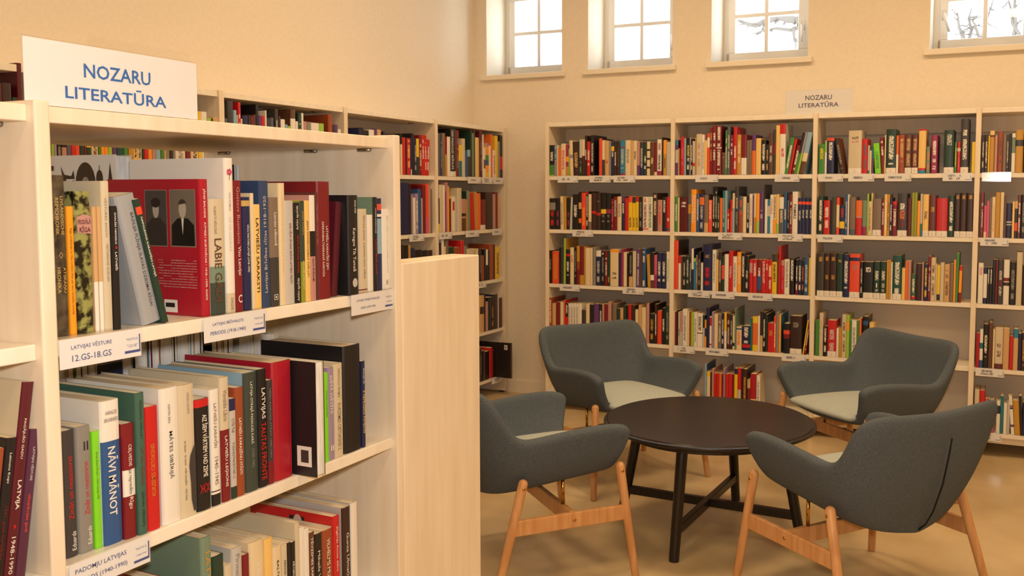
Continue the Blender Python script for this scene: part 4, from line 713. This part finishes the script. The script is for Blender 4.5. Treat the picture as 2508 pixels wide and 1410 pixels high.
BLAB = [(0, 0, 1366, 1417, 1), (0, 0, 1444, 1496.6, 2), (0, 0, 1503, 1557, 2), (1, 0, 1703, 1760, 1), (1, 0, 1897, 1959, 1), (2, 0, 2003.5, 2066, 1), (2, 0, 2077, 2142, 1), (2, 0, 2166, 2233, 1), (2, 0, 2308, 2381, 2), (3, 0, 2404.5, 2476, 2),
 (0, 1, 1402, 1454, 2), (1, 1, 1759, 1819, 3), (1, 1, 1905, 1967, 3), (2, 1, 2002, 2065, 1), (3, 1, 2400, 2471, 2), (0, 2, 1371, 1421, 1), (0, 2, 1525, 1578, 2), (1, 2, 1685, 1740, 3), (1, 2, 1743, 1800, 1), (1, 2, 1832, 1893, 1),
 (1, 3, 1648.5, 1703, 2), (1, 3, 1728, 1785, 1), (1, 3, 1914, 1975, 1), (3, 3, 2388.5, 2460, 2), (3, 4, 2385, 2453, 2), (0, 4, 1343.5, 1400, 1)]
cnt = {}
for i, (bay, lv, u0, u1, n) in enumerate(BLAB):
    z = BZ[4-lv]; nm = (bay, lv); tot = sum(1 for q in BLAB if q[:2] == nm); j = cnt.get(nm, 0); cnt[nm] = j+1
    which = '' if tot == 1 else ('left ' if j == 0 else 'right ' if j == tot-1 else ('middle ' if tot == 3 else ORD[j]+' '))
    shelf_label('x', FB, z, along_x(u0, FB, z-.02), along_x(u1, FB, z-.02), '%swhite label under the %s shelf books, back bookcase\'s %s bay' % (which, ('top', 'second', 'third', 'fourth', 'bottom')[lv], ('left', 'second', 'third', 'right')[bay]),
                'clip labels on the back bookcase', n, seed=i)
LLAB = [(4, 0, 1144, 1177, 1), (4, 0, 1179, 1206, 3), (4, 0, 1207, 1234, 1), (3, 1, 1001, 1038, 3), (4, 1, 1074, 1106, 1), (4, 1, 1139, 1172, 1), (4, 1, 1204, 1231, 1), (4, 2, 1163, 1190, 1), (4, 4, 1203, 1233, 2), (1, 0, 335, 387, 3)]
cnt = {}
for i, (bay, lv, u0, u1, n) in enumerate(LLAB):
    z = LZ[4-lv]; nm = (bay, lv); tot = sum(1 for q in LLAB if q[:2] == nm); j = cnt.get(nm, 0); cnt[nm] = j+1
    which = '' if tot == 1 else ('left ', 'middle ', 'right ')[j]
    shelf_label('y', FL, z, along_y(u0, FL, z-.02), along_y(u1, FL, z-.02), '%swhite label on the %s shelf edge, left-wall bookcase\'s %s bay' % (which, ('top', 'second', 'third', 'fourth', 'bottom')[lv], ('nearest', 'nearer middle', 'farther middle', 'next-to-corner', 'corner')[bay]),
                'clip labels on the left-wall bookcase', n, seed=i+40)
for (u0, u1, z, tx, code, lab) in ((141, 346, FZ[3], [('LATVIJAS VĒSTURE', .19), ('12.GS-18.GS', .19)], ['94(474.3)', '"12/18"'], 'clear clip label reading LATVIJAS VĒSTURE under the foreground top shelf'),
        (496, 650, FZ[3], [('LATVIJAS BRĪVVALSTS', .17), ('PERIODS (1918-1940)', .17)], ['94(474.3)', '"1918/1940"'], 'clear clip label reading LATVIJAS BRĪVVALSTS PERIODS'),
        (858, 964, FZ[3], [('LATVIJA OTRAJĀ PASAULES', .15), ('KARĀ (1939-1945)', .15)], ['94(474.3)', '"1939/1945"'], 'clear clip label reading LATVIJA OTRAJĀ PASAULES KARĀ'),
        (166, 368, FZ[2], [('PADOMJU LATVIJAS', .19), ('PERIODS (1940-1990)', .19)], ['94(474.3)', '"1940/1990"'], 'clear clip label reading PADOMJU LATVIJAS PERIODS under the middle shelf')):
    shelf_label('y', SF+.001, z, along_y(u0, SF+.004, z-.03), along_y(u1, SF+.004, z-.03), lab, 'clip labels on the foreground bookcase', texts=(tx, code), hgt=.052)
# ---- standing signs
def sign(axis, front, a, b, z0, z1, label, col, lay):
    ex = Vector((1, 0, 0)) if axis == 'x' else Vector((0, 1, 0)); nn = Vector((0, -1, 0)) if axis == 'x' else Vector((1, 0, 0)); ez = Vector((0, 0, 1))
    org = (Vector(((a+b)/2, front, z0)) if axis == 'x' else Vector((front, (a+b)/2, z0))); w = b-a; h = z1-z0
    root = thing('sign', label, 'sign', org)
    def slab(name, hw, za, zb, d0, d1, m):
        k = MB(); p = [ex*sx*hw+ez*zz+nn*dd for dd in (d0, d1) for sx, zz in ((-1, za), (1, za), (1, zb), (-1, zb))]
        k.add(p, [(3, 2, 1, 0), (4, 5, 6, 7), (0, 1, 5, 4), (1, 2, 6, 5), (2, 3, 7, 6), (3, 0, 4, 7)]); return k.build(name, m, root)
    slab('clear_holder', w/2, 0, h, -.002, -.0005, m_holder)
    slab('holder_foot', w/2, 0, .002, -.07, -.002, m_holder)
    slab('clear_front', w/2, 0, h, .0016, .0026, m_holder)
    slab('printed_sheet', w/2-.002, .002, h-.002, -.0002, .0006, m_paper)
    k = MB()
    for (tx_, s0, s1, za, zb) in lay:      # text, extent along the sign, bottom and top of the capitals
        put_text(k, tx_, nn*.0012+ez*((za+zb)/2-z0)+ex*((s0+s1)/2-(a+b)/2), ex, ez, s1-s0, zb-za, bold=.015, col=lin(col), free=True)
    k.build('lettering', m_cover, root)
SX = FF-.03
def lay_y(u0, u1, za, zb, tx): return (tx, along_y(u0, SX, (za+zb)/2), along_y(u1, SX, (za+zb)/2), za, zb)
def lay_x(u0, u1, za, zb, tx): return (tx, along_x(u0, FB+.02, (za+zb)/2), along_x(u1, FB+.02, (za+zb)/2), za, zb)
def zx_(u, v): return hit_x(u, v, SX).z
def zy_(u, v): return hit_y(u, v, FB+.02).z
sign('y', SX, .8985, 1.2225, FT, 1.670, 'large NOZARU LITERATŪRA sign standing on the foreground bookcase', (40, 108, 186),
     [lay_y(204, 367.5, zx_(205, 190), zx_(205.5, 155), 'NOZARU'), lay_y(158.5, 406, zx_(160, 240), zx_(334, 221.5), 'LITERATŪRA')])
sign('x', FB+.02, -1.186, -.8, 1.9025, 2.043, 'small NOZARU LITERATŪRA sign standing on top of the back bookcase', (86, 90, 120),
     [lay_x(1972.5, 2037.5, zy_(1972, 246), zy_(1972, 234), 'NOZARU'), lay_x(1956, 2054, zy_(1956, 264), zy_(2030, 247.5), 'LITERATŪRA')])
root = thing('sign', 'blank clear sign holder seen behind the large foreground sign', 'sign', (FF-.56, 1.55, FT))
kk = MB(); kk.box((0, -.14, 0), (.002, .14, .215)); kk.build('clear_holder', m_holder, root); kk = MB(); kk.box((-.002, -.14, 0), (-.06, .14, .002)); kk.build('holder_foot', m_holder, root)
# ---- round table
TX, TY = -1.1217, 3.7393
t = thing('coffee_table', 'round black-stained wooden coffee table amid four armchairs', 'table', (TX, TY, 0))
def lathe(prof, n=72):
    k = MB(); vs = []; fs = []
    for r_, z_ in prof:
        for j in range(n): a = 2*math.pi*j/n; vs.append((r_*math.cos(a), r_*math.sin(a), z_))
    m_ = len(prof)
    for i in range(m_-1):
        for j in range(n): q = (j+1) % n; fs.append((i*n+j, i*n+q, (i+1)*n+q, (i+1)*n+j))
    fs.append(tuple(range(n-1, -1, -1))); fs.append(tuple((m_-1)*n+j for j in range(n)))
    k.add(vs, fs); return k
o = lathe([(.415, .452), (.42, .455), (.44, .458), (.449, .463), (.4505, .468), (.449, .472), (.441, .4745), (.438, .4745), (.434, .4795), (.42, .4798), (.3, .48)]).build('table_top', m_black, t, smooth=True)
e = o.modifiers.new('edge', 'EDGE_SPLIT'); e.split_angle = math.radians(40)
lathe([(.36, .425), (.37, .425), (.37, .453), (.36, .453)]).build('apron', m_black, t)
for th in (-92, -2, 88, 178):
    a = math.radians(th); c, s = math.cos(a), math.sin(a); k = MB()
    k.tube([(.405*c, .405*s, 0), (.404*c, .404*s, .004), (.318*c, .318*s, .44), (.315*c, .315*s, .455)], [.019, .0205, .0235, .0235], 20); k.build('leg', m_black, t, smooth=True).modifiers.new('e', 'EDGE_SPLIT')
for th in (-2, 88):
    a = math.radians(th); k = MB(); zz = .118 if th < 0 else .1185; k.box((-.385, -.014, zz-.019), (.385, .014, zz+.016)); k.build('cross_bar', m_black, t, rot=(0, 0, a), bevel=.003)
# ---- armchairs
RIM = [(.262, .325, .545), (.247, .334, .576), (.15, .340, .587), (.03, .340, .578), (-.09, .336, .564), (-.172, .333, .555), (-.222, .336, .588), (-.268, .341, .658), (-.308, .334, .712), (-.342, .302, .742), (-.362, .22, .746), (-.37, .11, .741), (-.373, 0, .738)]
BOT = [(.222, .235, .398), (.20, .24, .39), (.12, .243, .381), (.02, .243, .372), (-.08, .238, .36), (-.15, .229, .350), (-.19, .215, .343), (-.215, .196, .337), (-.232, .17, .332), (-.245, .13, .327), (-.253, .085, .323), (-.258, .042, .321), (-.26, 0, .32)]
def shell_mesh():
    bm = bmesh.new(); ROWS = 6; n = len(RIM)
    def col(j, sg):
        R_, B_ = Vector(RIM[j]), Vector(BOT[j]); out = []
        for i in range(ROWS):
            f_ = i/(ROWS-1); p = R_.lerp(B_, f_); bul = math.sin(math.pi*f_**1.15)
            dirv = Vector((0, 1, 0)) if j < 5 else (Vector((-1, 0, 0)) if j > 9 else Vector((-(j-4)/6, 1-(j-5)/5, 0)).normalized())
            p = p+dirv*bul*(.014 if j < 5 else .022)-Vector((0, 0, 1))*bul*(.004)
            out.append(bm.verts.new((p.x, p.y*sg, p.z)))
        return out
    A = [col(j, 1) for j in range(n)]; B = [col(j, -1) for j in range(n-1)]+[None]; B[n-1] = A[n-1]
    for S, fl_ in ((A, 0), (B, 1)):
        for j in range(n-1):
            for i in range(ROWS-1):
                f_ = [S[j][i], S[j+1][i], S[j+1][i+1], S[j][i+1]]
                bm.faces.new(f_ if fl_ else f_[::-1])
    K = 6; G = []
    for j in range(n-1):
        a, b = A[j][-1], B[j][-1]; rowv = [a]
        for q in range(1, K):
            f_ = q/K; p = a.co.lerp(b.co, f_); s_ = math.sin(math.pi*f_)
            p.z -= .012*s_; p.x += .02*s_ if j < 2 else 0
            rowv.append(bm.verts.new(p))
        rowv.append(b); G.append(rowv)
    for j in range(n-2):
        for q in range(K): bm.faces.new([G[j][q], G[j+1][q], G[j+1][q+1], G[j][q+1]][::1])
    tip = A[n-1][-1]
    for q in range(K):
        bm.faces.new([G[n-2][q], tip, G[n-2][q+1]])
    bmesh.ops.recalc_face_normals(bm, faces=bm.faces)
    # outward: the underside must face down
    fz = min(bm.faces, key=lambda f: f.calc_center_median().z)
    if fz.normal.z > 0: bmesh.ops.reverse_faces(bm, faces=bm.faces)
    me = bpy.data.meshes.new('shell'); bm.to_mesh(me); bm.free(); me.materials.append(m_felt)
    me.polygons.foreach_set('use_smooth', [True]*len(me.polygons)); return me
SHELL = shell_mesh()
def cushion_mesh():
    bm = bmesh.new(); NX, NY = 9, 9; top = []; bot = []
    for i in range(NX):
        f_ = i/(NX-1); x = -.215+f_*.47; hw = .205+.03*f_ ; rt_, rb = [], []
        for j in range(NY):
            g_ = j/(NY-1)*2-1; y = g_*hw; ed = max(abs(g_)**4, abs(2*f_-1)**6)
            xx = x+(.02*(1-g_*g_) if i == NX-1 else 0)
            zt = .447+.018*(1-g_*g_)*(1-abs(2*f_-1)**2)-.018*ed+.006*f_
            rt_.append(bm.verts.new((xx, y, zt))); rb.append(bm.verts.new((xx*.99, y*.98, .398+.006*f_)))
        top.append(rt_); bot.append(rb)
    for i in range(NX-1):
        for j in range(NY-1):
            bm.faces.new([top[i][j], top[i+1][j], top[i+1][j+1], top[i][j+1]]); bm.faces.new([bot[i][j+1], bot[i+1][j+1], bot[i+1][j], bot[i][j]])
    ring = [(i, 0) for i in range(NX)]+[(NX-1, j) for j in range(1, NY)]+[(i, NY-1) for i in range(NX-2, -1, -1)]+[(0, j) for j in range(NY-2, 0, -1)]
    for q in range(len(ring)):
        a, b = ring[q], ring[(q+1) % len(ring)]; bm.faces.new([bot[a[0]][a[1]], bot[b[0]][b[1]], top[b[0]][b[1]], top[a[0]][a[1]]])
    bmesh.ops.recalc_face_normals(bm, faces=bm.faces)
    me = bpy.data.meshes.new('seat_cushion'); bm.to_mesh(me); bm.free(); me.materials.append(m_pad); me.polygons.foreach_set('use_smooth', [True]*len(me.polygons)); return me
CUSH = cushion_mesh()
def dome(r_, z0, n=5): return [(r_*math.cos(i/n*math.pi/2), z0+r_*math.sin(i/n*math.pi/2)) for i in range(n+1)]
def armchair(loc, th, label):
    t = thing('armchair', label, 'armchair', loc, th, 'felt armchairs round the coffee table')
    o = bpy.data.objects.new('shell', SHELL); COL.objects.link(o); o.parent = t
    s_ = o.modifiers.new('thick', 'SOLIDIFY'); s_.thickness = .046; s_.offset = -1; s_.use_even_offset = False
    s_ = o.modifiers.new('smooth', 'SUBSURF'); s_.levels = 2; s_.render_levels = 2
    o = bpy.data.objects.new('seat_cushion', CUSH); COL.objects.link(o); o.parent = t
    s_ = o.modifiers.new('smooth', 'SUBSURF'); s_.levels = 2; s_.render_levels = 2
    k = MB(); k.tube([(-.384, 0, .66), (-.374, 0, .6), (-.353, 0, .5), (-.318, 0, .4), (-.29, 0, .35), (-.262, 0, .322)], [.0028]*6, 8); k.build('back_seam', m_seam, t, smooth=True)
    for sy in (-1, 1):
        for (tx_, fx_, zt) in ((.2145, .267, .455), (-.159, -.290, .436)):
            T_ = Vector((tx_, .304*sy, zt)); Ft = Vector((fx_, .347*sy, 0)); d = (T_-Ft).normalized(); L = (T_-Ft).length
            pts = [Ft+d*0, Ft+d*.006]+[T_-d*.03]; rr = [.0125, .0145, .0175]
            for i in range(1, 7): a = i/6*math.pi/2; pts.append(T_-d*.03+d*(.017*math.sin(a))); rr.append(max(.0006, .0175*math.cos(a)))
            k = MB(); k.tube(pts, rr, 16); lg = k.build('leg', m_beech, t, smooth=True)
            # screw head near the top, on the outer side
            c = T_-d*.045; nn = Vector((0, sy, 0)); nn = (nn-d*nn.dot(d)).normalized(); k = MB()
            k.tube([c+nn*.0155, c+nn*.0178, c+nn*.0192], [.0062, .0062, .003], 12); k.build('screw', m_brass, lg, smooth=True)
        f1 = Vector((.2145+(.0525)*.44, .304*sy+.043*sy*.44, .256)); f2 = Vector((-.159-.131*.42, .304*sy+.043*sy*.42, .256))
        k = MB(); k.box((f2.x+.004, f1.y-.009, .228), (f1.x-.004, f1.y+.009, .284)); rl = k.build('side_rail', m_beech, t, bevel=.003)
        k = MB(); y = f1.y+.009*sy; k.tube([(.022, y-.001*sy, .258), (.022, y+.0022*sy, .258), (.022, y+.0035*sy, .258)], [.0065, .0065, .003], 12); k.build('screw', m_brass, rl, smooth=True)
        k = MB(); k.tube([(.02, .228*sy, .284), (.02, .228*sy, .385)], [.0065, .0065], 12); k.build('post', m_brass, t, smooth=True)
    k = MB(); k.box((.010, -.316, .228), (.032, .316, .284)); k.build('cross_rail', m_beech, t, bevel=.003)
    return t
armchair((-1.648, 3.146, 0), .856, 'blue-grey felt armchair at the front left, partly behind the pale panel')
armchair((-1.746, 4.292, 0), -.578, 'blue-grey felt armchair at the back left, in front of the back bookcase')
armchair((-.437, 3.339, 0), 2.505, 'blue-grey felt armchair nearest on the right, seen from behind with its back seam')
armchair((-.61, 4.547, 0), -2.286, 'blue-grey felt armchair at the back right with its pale seat in full view')
# ---- bare tree outside
k = MB()
def limb(p, q, r0, r1, depth):
    p, q = Vector(p), Vector(q); n = 4; pts = [p.lerp(q, i/n)+Vector((random.uniform(-1, 1), random.uniform(-1, 1), random.uniform(-1, 1)))*(.05*(q-p).length if 0 < i < n else 0) for i in range(n+1)]
    k.tube(pts, [r0+(r1-r0)*i/n for i in range(n+1)], 6)
    if depth:
        for i in range(3+depth):
            f_ = random.uniform(.25, 1); s = p.lerp(q, f_); d = (q-p).normalized(); v = Vector((random.uniform(-1, 1), random.uniform(-.5, .5), random.uniform(-1, .7))).normalized()
            limb(s, s+(d*.6+v*.8).normalized()*(q-p).length*random.uniform(.3, .5), r0*.4, r1*.35, depth-1)
P = lambda u, v, Y=12.: hit_y(u, v, Y)
limb((1.0, 12, -.5), (.9, 12, 3.2), .28, .22, 0); limb((.9, 12, 3.2), (.6, 12, 7.5), .2, .08, 2)
limb((.9, 12, 4.6), P(1950, 52), .12, .06, 1); limb(P(1950, 52), P(1905, 40), .055, .045, 1); limb(P(1905, 40), P(1855, 62), .045, .035, 1); limb(P(1855, 62), P(1795, 50), .035, .018, 1); limb(P(1960, 66), P(1850, 82), .03, .012, 1); limb(P(1945, 66), P(1948, 125), .03, .01, 1)
for u, v, u2, v2 in ((2370, 130, 2380, 20), (2420, 120, 2372, 40), (2400, 110, 2430, 10), (2480, 100, 2490, -40), (2500, 110, 2470, 0), (2360, 100, 2345, 30)): limb(P(u, v), P(u2, v2), .03, .01, 2)
tag(k.build('tree', m_bark, smooth=True), 'bare winter tree outside the two right-hand windows', 'tree')
